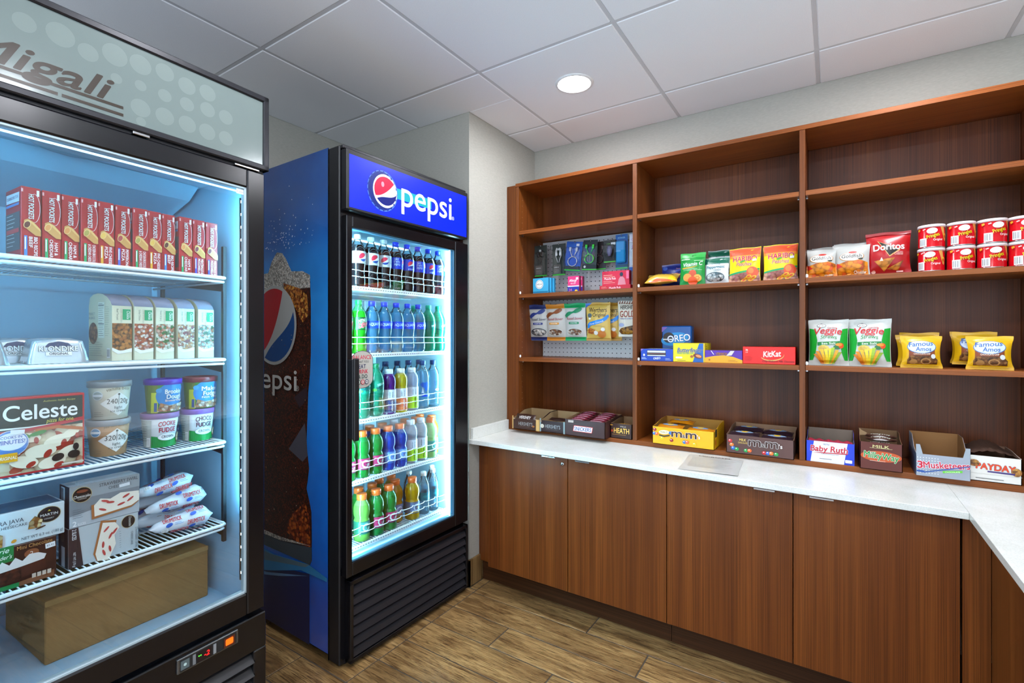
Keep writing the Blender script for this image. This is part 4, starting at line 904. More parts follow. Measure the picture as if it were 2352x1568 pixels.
def butt(p): p.poly([(-.0775, 0), (.0775, 0), (.0775, .014), (.04, .028), (0, .034), (-.04, .030), (-.0775, .022)], '#e8a318'); p.text('CRUNCH', -.008, .035, .010, '#7a3c10', w=.044, bold=.03, edge=('#e0a030', .06)); p.poly([(.012, .032), (.034, .034), (.046, .054), (.03, .054)], '#cfc8c4'); p.poly([(-.053, .054), (-.050, .054), (-.038, .037), (-.041, .037)], '#f0f0f0'); lines(p, .02, .06, .012, 2, .005, '#a87010', .0014); p.ell(-.058, .013, .004, .004, '#a86010', 10)
carton('candy_carton', 'low purple and yellow candy carton next to the red one', 'box', .154, .0555, .10, (-.4085, 2.324, Bz), '#55259c', butt, top=lambda p: p.rect(-.07, -.045, .07, .045, '#5a4630'))
def kit(p): p.text('KitKat', .014, .032, .0235, '#f6f2ee', w=.066, bold=.04, shear=.15, rot=R(4)); p.ell(.014, .036, .044, .022, '#d8b060', 24, R(4), R(195), R(385)); p.ell(.014, .0385, .043, .0205, '#e01408', 24, R(4), R(190), R(390)); p.text('KitKat', .014, .032, .0235, '#f6f2ee', w=.066, bold=.04, shear=.15, rot=R(4)); p.text('Crisp Wafers in Milk Chocolate', .036, .009, .008, '#5a1008', w=.118, shear=.2, bold=.01); p.text('36', -.083, .056, .007, '#f8e8e0', bold=.03); p.text('CT', -.083, .047, .005, '#f8e8e0'); lines(p, -.09, -.06, .03, 4, .005, '#b81008', .0012)
carton('candy_carton', 'bright red wafer candy carton at the second divider', 'box', .198, .0735, .12, (-.2305, 2.322, Bz), '#e01408', kit, top=lambda p: (p.rect(-.095, -.056, .095, .056, '#3c1a10'), p.rect(-.06, -.05, .02, -.01, '#1e0e0a')))
# two big trays of small candy bags (the printed figures are left out)
def dots_(p, pts):
    for (u, v, c) in pts: p.ell(u, v, .0085, .0075, c, 16); p.ell(u-.002, v+.0025, .003, .002, '#f4e8e0', 8)
def mm_logo(p, u, v): p.text("m", u-.036, v, .0345, '#f4f2ee', bold=.075, w=.046); p.text("m", u+.028, v, .0345, '#f4f2ee', bold=.075, w=.046); p.text("m", u-.036, v, .0345, '#3c2016', bold=.03, w=.046); p.text("m", u+.028, v, .0345, '#3c2016', bold=.03, w=.046); p.text('&', u-.004, v, .014, '#3c2016', bold=.03, edge=('#f4f2ee', .05)); p.text("'s", u+.061, v+.002, .016, '#f4f2ee', bold=.02)
def mmy(p): dots_(p, ((-.126, .066, '#9c1c1c'), (-.128, .048, '#1c70c8'), (-.116, .047, '#e8662a'), (-.092, .030, '#e0c818'), (-.048, .024, '#9c1c1c'), (.010, .022, '#1c70c8'), (.022, .023, '#e8662a'), (.054, .018, '#e0c818'))); p.ell(-.082, .058, .024, .010, '#f0e8c0', 16, R(4)); p.text('PEANUT', -.082, .054, .0075, '#5a4018', w=.034); p.poly([(-.105, .046), (-.082, .042), (-.056, .048), (-.056, .042), (-.082, .036), (-.105, .040)], '#2c2418'); p.ell(-.052, .057, .008, .008, '#1c70c8', 12); mm_logo(p, .012, .042)
ty = tray('candy_tray', 'bright yellow open tray of peanut candy bags in the middle bay', 'box', .274, .235, .080, .098, (-.577, 2.290, BZ), '#f0b40c', mmy, mat('#a8782c', .8), right=lambda p: (p.rect(-.1, .052, -.062, .086, '#3a3c38'), p.ell(-.09, .03, .012, .014, '#c85a28', 14), lines(p, -.06, .05, .08, 3, .01, '#b88810')))
def mmb(p): dots_(p, ((-.112, .052, '#c8242a'), (-.106, .036, '#e87a2a'), (-.100, .022, '#2468c8'), (-.086, .019, '#1fa04a'), (-.050, .017, '#1fa04a'), (-.036, .018, '#e8662a'), (.020, .016, '#c8242a'), (.034, .016, '#2468c8'), (.046, .017, '#e8762a'), (.064, .016, '#1fa04a'))); p.text('MILK', -.062, .056, .010, '#e0c060', w=.026, bold=.03); p.text('CHOCOLATE', -.062, .045, .007, '#e0c060', w=.036, bold=.02); mm_logo(p, .020, .040)
tb = tray('candy_tray', 'brown open tray of chocolate candy bags beside the second divider', 'box', .256, .235, .078, .098, (-.2625, 2.288, BZ), '#5a3a34', mmb, mat('#8a6a50', .8))
def sbag(label, loc, c, st, rz, group, txt):
    def f(p):
        for i in range(6): p.rect(-.05+i*.018, .056, -.041+i*.018, .070, st, R(-20)); p.o -= p.eps
        p.o += p.eps; p.ell(.0, .036, .036, .014, '#7f98b8', 18); p.ell(.002, .036, .014, .010, '#e0b828', 12); p.text(txt, 0, .054, .014, '#f0eee8', w=.05, bold=.03)
    return bag('candy_bag', label, 'bag', .118, .078, .022, loc, c, f, rz, R(-84), group, seed=3, seal=.006, pinch=.02)
gy_, gb2 = 'small bags in the yellow tray', 'small bags in the brown tray'
s0 = sbag('small orange candy bag at the front of the yellow tray, towards the first divider', (-.640, 2.298, BZ+.074), '#c87a10', '#20242c', R(3), gy_, 'PEANUT'); dup(s0, 'small orange candy bag at the front of the yellow tray, towards the brown tray', (-.510, 2.300, BZ+.070), (R(-84), 0, R(-3))); dup(s0, 'small orange candy bag lying on top at the back of the yellow tray', (-.612, 2.385, BZ+.088), (R(-86), 0, R(2))); dup(s0, 'small orange candy bag low at the back of the yellow tray', (-.520, 2.395, BZ+.050), (R(-86), 0, R(-4)))
s0 = sbag('small dark candy bag at the front of the brown tray, nearer the yellow tray', (-.322, 2.296, BZ+.073), '#2a1a24', '#c8c4d0', R(4), gb2, 'MILK'); dup(s0, 'small dark candy bag at the front of the brown tray, nearer the divider', (-.202, 2.297, BZ+.069), (R(-84), 0, R(-3))); dup(s0, 'small dark candy bag at the back of the brown tray, nearer the yellow tray', (-.316, 2.385, BZ+.084), (R(-86), 0, R(3))); dup(s0, 'small dark candy bag at the back of the brown tray, nearer the divider', (-.205, 2.388, BZ+.078), (R(-86), 0, R(-2)))

# ================================================================= bay 3
def gfish(cheddar):
    def f(p):
        W, H = .108, .118
        p.poly([(-W/2, .001), (W/2, .001), (W/2, .050), (.03, .060), (-.02, .056), (-W/2, .046)], food_mat('#d8740c', '#f09a18', '#e8601c', 70)); p.ell(0, .075, .042, .019, '#b8782c', 24); p.ell(0, .0755, .040, .0172, '#f0e8d8', 24); p.text('Goldfish', 0, .070, .0145, '#1c2426', w=.068, bold=.015, shear=.1); p.ell(.004, .092, .014, .0045, '#b8281c', 14); p.poly([(.018, .066), (.034, .068), (.040, .064), (.030, .061)], '#2c3020')
        if cheddar: p.text('Cheddar', .028, .008, .010, '#fff4e0', w=.040, bold=.03); p.ell(-.008, .012, .008, .008, '#f0a020', 14)
        else: p.text('cheddar', .026, .006, .006, '#fff0d8', w=.03)
        p.poly([(-.05, .052), (-.03, .036), (-.05, .03)], '#c8281c')
    return f
f0 = bag('cracker_bag', 'small orange and white cracker bag at the divider, front of its stack', 'bag', .100, .112, .04, (-.042, 2.345, A), '#b4b3ad', gfish(False), seed=1, group='orange and white cracker bags')
dup(f0, 'small orange and white cracker bag at the divider, second in its stack', (-.044, 2.388, A+.010)); dup(f0, 'small orange and white cracker bag at the divider, third in its stack', (-.028, 2.428, A+.024), (R(-6), 0, R(-3))); dup(f0, 'small orange and white cracker bag at the divider, rearmost in its stack', (-.046, 2.466, A+.026), (R(-6), 0, R(4)))
f1 = bag('cracker_bag', 'larger orange and white cracker bag marked cheddar, front of its stack', 'bag', .118, .122, .044, (.059, 2.352, A), '#b4b3ad', gfish(True), seed=2, rz=R(-3), group='orange and white cracker bags')
dup(f1, 'larger orange and white cracker bag, second in the cheddar stack', (.054, 2.398, A+.014)); dup(f1, 'larger orange and white cracker bag, rearmost in the cheddar stack', (.060, 2.442, A+.024), (R(-5), 0, R(3)))
def dorito(p):
    p.poly([(-.035, .130), (.040, .088), (.004, .062)], '#d8a060'); p.poly([(-.031, .1265), (.034, .089), (.004, .0665)], '#16100e'); p.text('Doritos', .002, .090, .025, '#e8e4e2', w=.100, bold=.04, rot=R(1)); p.text('NACHO', .036, .076, .006, '#d8a0a0', w=.022, bold=.03, shear=.2); p.text('CHEESE', .034, .068, .007, '#e0b0a8', w=.028, bold=.03, shear=.2)
    ch = food_mat('#d8801c', '#e8a040', '#b85a14', 60); p.poly([(-.046, .050), (.022, .058), (-.012, .010)], ch); p.poly([(-.005, .018), (.050, .048), (.030, .012)], ch); p.poly([(-.022, .062), (-.028, .048), (-.016, .048)], '#f4e4d0')
    p.ell(-.045, .010, .007, .006, '#e8b0a0', 10); p.rect(.025, .006, .045, .011, '#e0a8a0'); p.rect(-.07, .152, .07, .164, '#8a0c10')
bag('chip_bag', 'large red tortilla chip bag with black triangle emblem', 'bag', .140, .165, .06, (.174, 2.362, A), '#a90f16', dorito, seed=5, pinch=.07, rz=R(-2))
def can_print(p):
    p.poly([(.018, .084), (.032, .084), (.045, .030), (.041, .022), (.036, .026)], '#e0a050'); p.ell(.038, .042, .0072, .010, '#e8b838', 14); p.ell(.038, .040, .0045, .006, '#b8481c', 12)
    p.ell(-.004, .062, .0155, .0105, '#f2f0ee', 22, R(6)); p.text('Pringles', .0, .0385, .0125, '#f2d808', w=.036, bold=.02, rot=R(16), edge=('#1c1410', .04)); p.text('Original', .012, .025, .0075, '#f4e6e4', w=.026, bold=.02); barcode(p, -.030, .006, .022, .030); p.rect(-.030, .066, -.022, .070, '#e8b8b0', R(20)); p.poly([(-.046, .062), (-.038, .066), (-.040, .072), (-.048, .070)], '#d8a028')
def snack_can(label, loc, rz):
    global CAN0
    if CAN0: return dup(CAN0, label, loc, (0, 0, rz))
    t = thing('snack_can', label, 'can', loc, rz, 'small red snack cans'); r_ = .0385
    q = MB(); q.lathe([(0, .001), (r_-.003, .001), (r_-.002, 0), (r_+.0005, .0005), (r_+.0006, .003), (r_, .0042), (r_, .0785), (r_-.001, .080), (0, .080)], 40, [M_STEEL]*5+[mat('#c00818', .2)]*3); q.build('can_body', t)
    q = MB(); q.lathe([(r_+.0002, .0755), (r_+.0016, .0755), (r_+.0018, .0825), (r_+.0008, .0855), (r_-.002, .086), (r_-.004, .0845), (0, .0845)], 40, mat('#e6dcdc', .35)); q.build('lid', t)
    p = Print(F_cyl(r_), (.006, 0)); can_print(p); p.build('printed_wrap', t, False); CAN0 = t; return t
CAN0 = None
for i, (x, r0) in enumerate(((.302, -2), (.3845, 14), (.466, 16), (.546, 10))):
    for k, pos in ((0, 'bottom'), (1, 'top')): snack_can('small red snack can in the %s row, %s from the chip bag' % (pos, ORD[i]), (x+.001*k, 2.374, A+k*.0866), R(r0+8*((i+k) % 2)-4))
def veggie(p):
    W = .134
    for s in (-1, 1): p.poly([(s*W/2, .02), (s*W/2, .15), (s*.048, .145), (s*.040, .10), (s*.046, .05), (s*.055, .02)], '#129a2a')
    p.ell(-.024, .160, .016, .008, '#2a3030', 16); p.ell(-.024, .160, .0145, .0068, '#e8eae6', 16); p.text('garden', -.024, .158, .005, '#2a3030', w=.02); p.text('Garden', .012, .148, .007, '#a8202c', w=.03); p.text('Veggie', -.002, .122, .026, '#c41a24', w=.096, bold=.02, shear=.2, arc=.006); p.text('Straws', .0, .104, .015, '#2a8a3a', w=.058, shear=.15, arc=.004)
    p.poly([(-.040, .078), (.038, .084), (.040, .096), (-.040, .092)], '#1a7a30'); p.text('Sea Salt', 0, .083, .008, '#eef4e8', w=.05, rot=R(3), bold=.01); p.ell(-.018, .066, .020, .014, '#dcb850', 18); lines(p, -.032, -.006, .072, 4, .004, '#7a6020', .001); p.ell(.030, .072, .013, .009, '#1c6a2c', 14); p.ell(.044, .078, .009, .011, '#d84a1c', 14); p.ell(.036, .082, .012, .006, '#e8902a', 12)
    for i, (u0, u1, v1, c) in enumerate(((-.016, -.040, .055, '#e89020'), (-.010, -.026, .062, '#f0b428'), (-.004, -.010, .064, '#f2d030'), (.002, .006, .066, '#e8d428'), (.006, .016, .070, '#9ab82c'), (.010, .030, .060, '#e8a020'), (.014, .040, .052, '#88a828'), (-.020, -.048, .044, '#d8781c'))): p.poly([(u0-.004, .006), (u0+.004, .006), (u1+.006, v1), (u1-.006, v1)], c)
v0 = bag('chip_bag', 'white and green veggie straw bag beside the divider, in front', 'bag', .138, .186, .062, (-.018, 2.352, Bz), '#c9ccc6', veggie, seed=2, fat=.75, rz=R(2), group='white and green veggie straw bags')
dup(v0, 'white and green veggie straw bag, the front one nearer the cookie bags', (.116, 2.355, Bz), (R(-7), 0, R(-4))); dup(v0, 'white and green veggie straw bag hidden behind the one at the divider', (-.022, 2.424, Bz), (R(-3), 0, R(3))); dup(v0, 'white and green veggie straw bag hidden behind the one nearer the cookies', (.104, 2.428, Bz), (R(-4), 0, R(-2)))
bag('chip_bag', 'dark blue chip bag squeezed between divider and veggie straw bags', 'bag', .075, .150, .03, (-.052, 2.500, Bz), '#123c8c', lambda p: (p.rect(-.036, .110, .036, .140, '#1c6ac0'), p.text('SALT', 0, .075, .016, '#dfe8f4', w=.05)), rz=R(40), seed=4)
def amos(p):
    p.rect(-.042, .030, .042, .070, '#8a4422'); p.ell(0, .076, .046, .024, '#2c6ab0', 24); p.ell(0, .0765, .044, .0225, '#c8d8ec', 24); p.text('Famous', -.002, .080, .017, '#1a56a8', w=.076, bold=.02, shear=.15, rot=R(4)); p.text('Amos', .005, .0615, .015, '#1a56a8', w=.05, bold=.02, shear=.1); p.text('CHOCOLATE CHIP', 0, .048, .0055, '#f0e4d0', w=.054, bold=.02)
    ck = food_mat('#5a3418', '#a0703c', '#7a4a24', 130); p.poly([(-.044, .014), (.046, .014), (.050, .030), (.038, .044), (-.038, .044), (-.046, .030)], ck); p.ell(.012, .024, .016, .011, '#b88850', 16); p.ell(.012, .024, .012, .008, ck, 14); p.ell(-.026, .022, .012, .009, '#a87840', 14); p.ell(.036, .042, .0075, .0085, '#dfe4ea', 14); p.rect(-.05, .008, .05, .0095, '#c8980c')
a0 = bag('cookie_bag', 'yellow cookie bag in the group nearer the veggie straws, front one', 'bag', .122, .118, .05, (.271, 2.350, Bz), '#e0ad10', amos, seed=3, pinch=.12, group='yellow cookie bags')
dup(a0, 'yellow cookie bag in the group nearer the veggie straws, middle one', (.262, 2.406, Bz+.004), (R(-6), 0, R(10))); dup(a0, 'yellow cookie bag in the group nearer the veggie straws, rear one', (.276, 2.468, Bz+.014), (R(-5), 0, R(-14)))
dup(a0, 'yellow cookie bag in the group near the bay end, front one', (.455, 2.348, Bz), (R(-8), 0, R(-8))); dup(a0, 'yellow cookie bag in the group near the bay end, middle one', (.428, 2.412, Bz+.014), (R(-3), 0, R(-3))); dup(a0, 'yellow cookie bag in the group near the bay end, rear one', (.430, 2.47, Bz+.016), (R(-3), 0, R(6)))
# trays on the base board of bay 3
def bruth(p): p.rect(-.0795, 0, .0795, .083, '#1c3cc8'); p.poly([(-.066, 0), (.046, 0), (.058, .083), (-.054, .083)], '#dfe0e2'); p.text('Baby Ruth', -.004, .044, .022, '#c01c30', w=.124, bold=.04, shear=.1, rot=R(1), edge=('#f4f4f6', .03)); p.text('NESTLE', -.012, .070, .006, '#4a4a7a', w=.02); lines(p, -.03, .05, .034, 1, .004, '#6a6a80', .001); lines(p, -.035, .02, .014, 1, .004, '#5a5a70', .0018); p.rrect(.050, .008, .072, .020, .002, '#e8eaf0'); p.poly([(-.06, .036), (.056, .040), (.060, .044), (-.03, .040)], '#c01c30')
tr = tray('candy_tray', 'blue and white open candy tray just past the second divider', 'box', .160, .19, .083, .108, (-.0125, 2.312, BZ), '#1c3cc8', bruth, mat('#8a7a6c', .8), flat=.5)
q = MB(); q.surf(lambda a, b_: (-.074+a*.148, .008+b_*.05, .074+.012*math.sin(b_*3)+.003*math.sin(a*30)), 24, 5, mat('#a83044', .4)); q.build('torn_wrapper', tr)
def mway(p): p.ell(0, .052, .062, .020, '#c0501c', 28); p.text('MilkyWay', 0, .043, .0225, '#1f8a3c', w=.104, bold=.04, rot=R(-4), edge=('#f4f4e8', .05)); lines(p, -.034, .03, .034, 1, .003, '#e8d8c8', .0012); p.text('MILK', 0, .084, .010, '#d8d090', w=.05, bold=.03); p.rect(-.034, .082, .034, .0835, '#b8b080')
tr = tray('candy_tray', 'brown candy tray with green lettering and a torn flap', 'box', .128, .17, .103, .128, (.1475, 2.288, BZ), '#5a2014', mway, mat('#7a5a3c', .8), flat=.4)
q = MB(); q.prism([(-.064, .12), (-.064, .148), (-.058, .140), (-.046, .134), (-.040, .130), (-.045, .122)], .04, .042, 1, M_CARD); q.build('torn_flap', tr)
b0 = bar('dark bar on top at the front of the green-lettered tray', (.149, 2.298, BZ+.112), .10, .030, .016, '#3a2018', 'MilkyWay', '#e0e8d8', group='bars in the green-lettered tray', band='#5a4034'); dup(b0, 'dark bar on top at the back of the green-lettered tray', (.150, 2.331, BZ+.118)); dup(b0, 'dark bar below the others in the green-lettered tray', (.146, 2.293, BZ+.094))
def musk(p):
    p.rect(-.0725, 0, .0725, .078, '#9aa2ae')
    for i in range(8):
        for j in range(7): p.rect(-.070+i*.008, .010+j*.009, -.067+i*.008, .013+j*.009, '#d8dce0', R(45)); p.o -= p.eps
    p.o += p.eps; p.text('3', -.062, .028, .024, '#c4203c', bold=.05, w=.014, edge=('#f4f4f8', .06)); p.text('Musketeers', .010, .035, .022, '#c4203c', w=.124, bold=.04, rot=R(5), edge=('#f4f4fa', .06)); p.poly([(-.072, .020), (-.05, .020), (-.05, .016), (.072, .052), (.072, .049), (-.05, .012), (-.072, .014)], '#24509c'); p.poly([(.0, .018), (.052, .026), (.052, .033), (.0, .025)], '#62c832'); p.text('CHOCOLATE', .026, .022, .005, '#e8f4d8', w=.04, rot=R(8))
tr = tray('candy_tray', 'silver open candy tray with a cut-out front, nearly empty', 'box', .146, .20, .078, .130, (.3225, 2.288, BZ), '#98a0ac', musk, mat('#93683a', .8), left=lambda p: (p.rect(-.1, 0, .1, .08, '#4a5a78'), p.rect(-.09, .05, -.06, .09, '#3a5ab0')), flat=.3)
om = mat('#9aa4ae', .4)
for s in (-1, 1): q = MB(); q.prism([(s*.073, .078), (s*.073, .112), (s*.062, .112), (s*.054, .078)], 0, .0016, 1, om); q.build('front_corner', tr)
bar('red and silver bar lying in the silver cut-out tray', (.318, 2.295, BZ+.060), .11, .03, .018, '#b0b8c0', 'Musketeers', '#c03040', band='#c8d0d8')
def payd(p): p.text('PAYDAY', .0, .042, .020, '#e0481c', w=.098, bold=.05, rot=R(-2), edge=('#3a2a5a', .04)); p.ell(-.054, .062, .014, .012, food_mat('#a86a28', '#d09a4c', '#7a4a1c', 140), 16); p.ell(.052, .042, .013, .014, food_mat('#a86a28', '#d09a4c', '#7a4a1c', 140), 16); p.poly([(-.02, .034), (.048, .032), (.048, .038), (-.02, .0385)], '#3c2a70'); lines(p, -.05, .045, .010, 1, .004, '#6a6a6a', .0022); p.rect(-.066, .0265, .066, .0275, '#bcbab4')
tr = tray('candy_tray', 'white candy tray with orange lettering and torn top at the bay end', 'box', .130, .19, .088, .096, (.463, 2.312, BZ), '#e2e0da', payd, mat('#7a5c48', .8))
q = MB(); q.surf(lambda a, b_: (-.063+a*.126, .03+b_*.12, .088+.034*math.sin(math.pi*min(1, a*1.05))*(.4+.6*b_)+.002*math.sin(a*37+b_*5)), 18, 6, mat('#4a3226', .7)); q.build('torn_lid', tr)

# paper notice on the worktop
nt = thing('paper_notice', 'printed paper notice lying flat on the white worktop', 'notice', (-.408, 1.985, CZ+.0006), R(4))
q = MB(); q.surf(lambda a, b_: ((a-.5)*.216, b_*.278, .0006+.0016*max(0, math.sin(b_*7+a*2))*(.3+a)), 10, 14, mat('#c6c7c3', .3)); q.build('sheet', nt, False)
p = Print(lambda u, v, o: (u, v, .0030+o)); p.text('MICROTEL', 0, .250, .012, '#2a2c30', w=.13, bold=.02); p.text('MARKETPLACE', 0, .238, .006, '#3a3c40', w=.09); lines(p, -.085, .085, .222, 22, .0075, '#9a9c9c', .0014); p.build('lettering', nt, False)

# ================================================================= frozen food in the freezer
def F_at(x, y, z): return FZ(x, y, z)
# slim red cartons on the top shelf
def hotp(band, l1, l2, food):
    def f(p):
        p.rect(-.0165, .150, -.0135, .158, '#e8a8a8'); p.rect(.010, .144, .0145, .158, '#efe0e4')
        p.ell(.006, .115, .0105, .034, '#e8d4d4', 24); p.ell(.0055, .115, .0098, .0333, '#b0141c', 24); p.rect(-.006, .082, .0035, .149, '#b0141c')
        p.text('HOT POCKETS', -.0045, .1175, .0092, '#f6f4f2', w=.058, bold=.03, rot=R(-90), edge=('#2a1418', .05))
        p.poly([(-.0125, .084), (-.006, .088), (.004, .082), (.0165, .066), (.0170, .050), (.008, .050), (-.006, .062), (-.0125, .070)], '#c8934e'); p.poly([(-.006, .086), (.004, .081), (.0165, .066), (.017, .060), (.002, .076)], '#dcae68')
        p.ell(-.007, .0745, .0062, .0098, '#e0b878', 16, R(-20)); p.ell(-.0072, .0742, .0048, .0080, food, 14, R(-20))
        p.rect(-.0125, .001, -.0070, .048, band); p.rect(-.0117, .016, -.0095, .045, '#e8ecf0')
        p.text(l1, .0045, .024, .0062, '#f4eeee', w=min(.044, .0062*len(l1)), bold=.03, rot=R(-90)); p.text(l2, -.0045, .024+.022-min(.044, .0062*len(l2))/2-.0, .0062, '#f4eeee', w=min(.044, .0062*len(l2)), bold=.03, rot=R(-90))
    return f
FL = {'bbq': ('#3f86d8', 'BBQ RECIPE', 'BEEF', '#5a2418', 'barbecue beef, blue band'), 'ham': ('#14a060', 'HAM &', 'CHEDDAR', '#d8904c', 'ham and cheddar, green band'), 'chk': ('#1c9a5c', 'CHICKEN BROCCOLI', '& CHEDDAR CHEESE', '#a89848', 'chicken and broccoli, green band'),
      'chs': ('#e0a020', 'FIVE CHEESE', 'PIZZA', '#e0b050', 'five cheese, yellow band'), 'pep': ('#4a5ac8', 'PEPPERONI', 'PIZZA', '#a83c3c', 'pepperoni, blue band'), 'meat': ('#3a3cc0', 'MEATBALLS &', 'MOZZARELLA', '#7a2c3c', 'meatball, violet band')}
seq = ['bbq', 'ham', 'ham', 'chk', 'chs', 'pep', 'chk', 'chs', 'bbq', 'ham', 'meat', 'meat']
hx = [(-.541, -.508), (-.504, -.469), (-.466, -.433), (-.431, -.397), (-.395, -.361), (-.358, -.321), (-.318, -.286), (-.284, -.248), (-.247, -.211), (-.205, -.170), (-.167, -.131), (-.127, -.092)]
HP = {}
for i, (k, (a, c)) in enumerate(zip(seq, hx)):
    lb = 'slim red frozen carton, %s in the top-shelf row, %s' % (ORD[i], FL[k][4]); loc = F_at((a+c)/2+.006, .120+.004*(i % 3), FSH[0]+.0008); rot = FZR+R((0, -2, 1, 2, -1)[i % 5])
    if k in HP: dup(HP[k], lb, loc, (0, 0, rot)); continue
    HP[k] = carton('frozen_carton', lb, 'carton', .0345, .1635, .105, loc, '#b0141c', hotp(*FL[k][:4]), left=lambda p: (p.rect(-.05, .015, .048, .105, '#4a4a50'), p.poly([(-.045, .13), (.045, .128), (.045, .15), (-.045, .152)], '#e4dce4'), p.text('COOKING DIRECTIONS', 0, .137, .007, '#3a4a8a', w=.08), p.rect(-.045, .120, .045, .126, '#5a8ac8'), lines(p, -.04, .02, .098, 9, .009, '#c8ccd0', .0014), p.rect(-.04, .056, .045, .066, '#c83030')), rz=rot, group='slim red frozen cartons')
# cream dinner boxes with arched tops
def dinner(i, mix):
    def f(p):
        W = .0475
        p.rect(-W/2, .028, W/2, .102, mix); p.poly([(-W/2, .028), (-.01, .018), (W/2, .024), (W/2, .034), (-.004, .026), (-W/2, .036)], '#eef0ec'); p.rect(.001, .112, .020, .141, '#0c9a62'); p.text('Choice', .0105, .1255, .0075, '#f0f6f0', w=.022, bold=.02, rot=R(-90)); p.text('Healthy', .0165, .1255, .004, '#d0ecd8', w=.016, rot=R(-90))
        p.text('CAFE STEAMERS', -.005, .122, .0042, '#a8a890', w=.04, rot=R(-90)); p.text(('Beef Teriyaki', 'Grilled Chicken', 'Sweet & Spicy', 'Simply Chicken', 'Grilled Basil')[i], -.014, .126, .0045, '#4a4a3c', w=.03, rot=R(-90))
    return f
mixes = (food_mat('#a8642c', '#c8843c', '#5a3a20', 130), food_mat('#e8e0d8', '#a83c28', '#c87848', 170), food_mat('#3c6a30', '#e8e4d8', '#c8683c', 150), food_mat('#8a3c3c', '#c88a4c', '#e8d8d0', 150), food_mat('#3c5a34', '#e0e8f0', '#b8643c', 150))
dprof = [(0, 0), (0, .150), (.008, .161), (.024, .174), (.045, .182), (.068, .185), (.092, .182), (.108, .174), (.114, .150), (.114, 0)]
what = ('beef with carrots, its nutrition side showing', 'rice and red peppers', 'greens and pale chicken', 'shiny meat with a light glare', 'greens and chicken at the bracket')
for i, x in enumerate((-.3275, -.2755, -.222, -.165, -.1075)):
    t = thing('frozen_dinner_box', 'cream arch-topped frozen dinner box, %s in its row, %s' % (ORD[i], what[i]), 'box', F_at(x+.004, .160, FSH[1]+.0008), FZR+R((6, 3, 2, 3, 2)[i]), 'cream frozen dinner boxes')
    q = MB(); cm = mat('#dcd9bd', .35); tm_ = mat('#8f93a8', .3); n = len(dprof); w2 = .0238
    v = [(s*w2, y_, z_) for s in (-1, 1) for (y_, z_) in dprof]
    q.add(v, [(k, k+1, n+k+1, n+k) for k in (0, 7, 8)]+[(n-1, 0, n, 2*n-1)], cm); q.add(v, [(k, k+1, n+k+1, n+k) for k in (1, 2, 3, 4, 5, 6)], tm_, True); q.add(v, [tuple(range(n)), tuple(range(n, 2*n))], cm); q.build('carton_body', t)
    p = Print(F_front()); dinner(i, mixes[i])(p); p.build('printed_front', t, False)
    if i == 0:
        p = Print(F_left(-w2, .114)); p.ell(-.034, .075, .022, .030, food_mat('#5a3020', '#8a5030', '#b88058', 110), 20); p.rect(-.008, .062, .022, .160, '#eceedd'); lines(p, -.006, .020, .155, 16, .0058, '#6a6c60', .0011); p.rect(-.007, .151, .021, .1525, '#303430'); p.rect(-.007, .100, .021, .1015, '#303430'); lines(p, .026, .048, .146, 14, .006, '#a0a28c', .0008); barcode(p, .044, .008, .016, .026); lines(p, -.05, .02, .05, 7, .006, '#8a8c78', .0009); p.text('PERFECT', -.036, .125, .007, '#7a8a90', w=.03); p.text('BALANCE', -.036, .114, .007, '#7a8a90', w=.03)
        p.build('printed_side', t, False)
# silver-wrapped ice cream bars
def klondike(label, x, y, rz, full=True):
    t = thing('ice_cream_bar', label, 'ice cream', F_at(x, y, FSH[1]+.0008), FZR+rz, 'silver wrapped ice cream bars'); foil = mat('#c4d0d8', .22, .55)
    w, h, d = .112, .060, .095
    def S(a, b_):
        ang = 2*math.pi*a; cx_, sy_ = math.cos(ang), math.sin(ang); k = max(abs(cx_), abs(sy_)); X, Yy = cx_/k, sy_/k
        r_ = 1-.24*b_**1.3 if b_ < .86 else (1-.24*.86**1.3)*(1-b_)/.14*1.0
        if b_ < .12: r_ *= 1+.035*math.sin(ang*22)*(1-b_/.12)
        z = h*min(1, b_/.86)+(.002*math.sin(ang*3) if b_ > .5 else 0)
        return (X*w/2*r_, d/2+Yy*d/2*r_, z)
    q = MB(); q.surf(S, 48, 10, foil); q.build('foil_wrapper', t)
    p = Print(lambda u, v, o: (u, .0475*(.24*(max(0, v)/.060*.86)**1.3)-o-.0016, v)); p.poly([(-.026, .040), (-.018, .050), (0, .054), (.018, .050), (.026, .040)], '#20305a'); p.text('KLONDIKE', 0, .030, .012, '#f0f2f4', w=.072, bold=.04, edge=('#2a3440', .05)); p.rect(-.024, .019, .024, .028, '#eef0f0'); p.text('ORIGINAL', 0, .021, .006, '#2a3440', w=.036, bold=.03); p.build('printed_front', t, False)
    return t
klondike('silver-wrapped ice cream bar beside the dinner boxes, fully in view', -.466, .125, R(-6)); klondike('silver-wrapped ice cream bar cut off by the photo edge', -.612, .115, R(4)); klondike('silver-wrapped ice cream bar tucked behind the fully visible one', -.512, .235, R(-4))
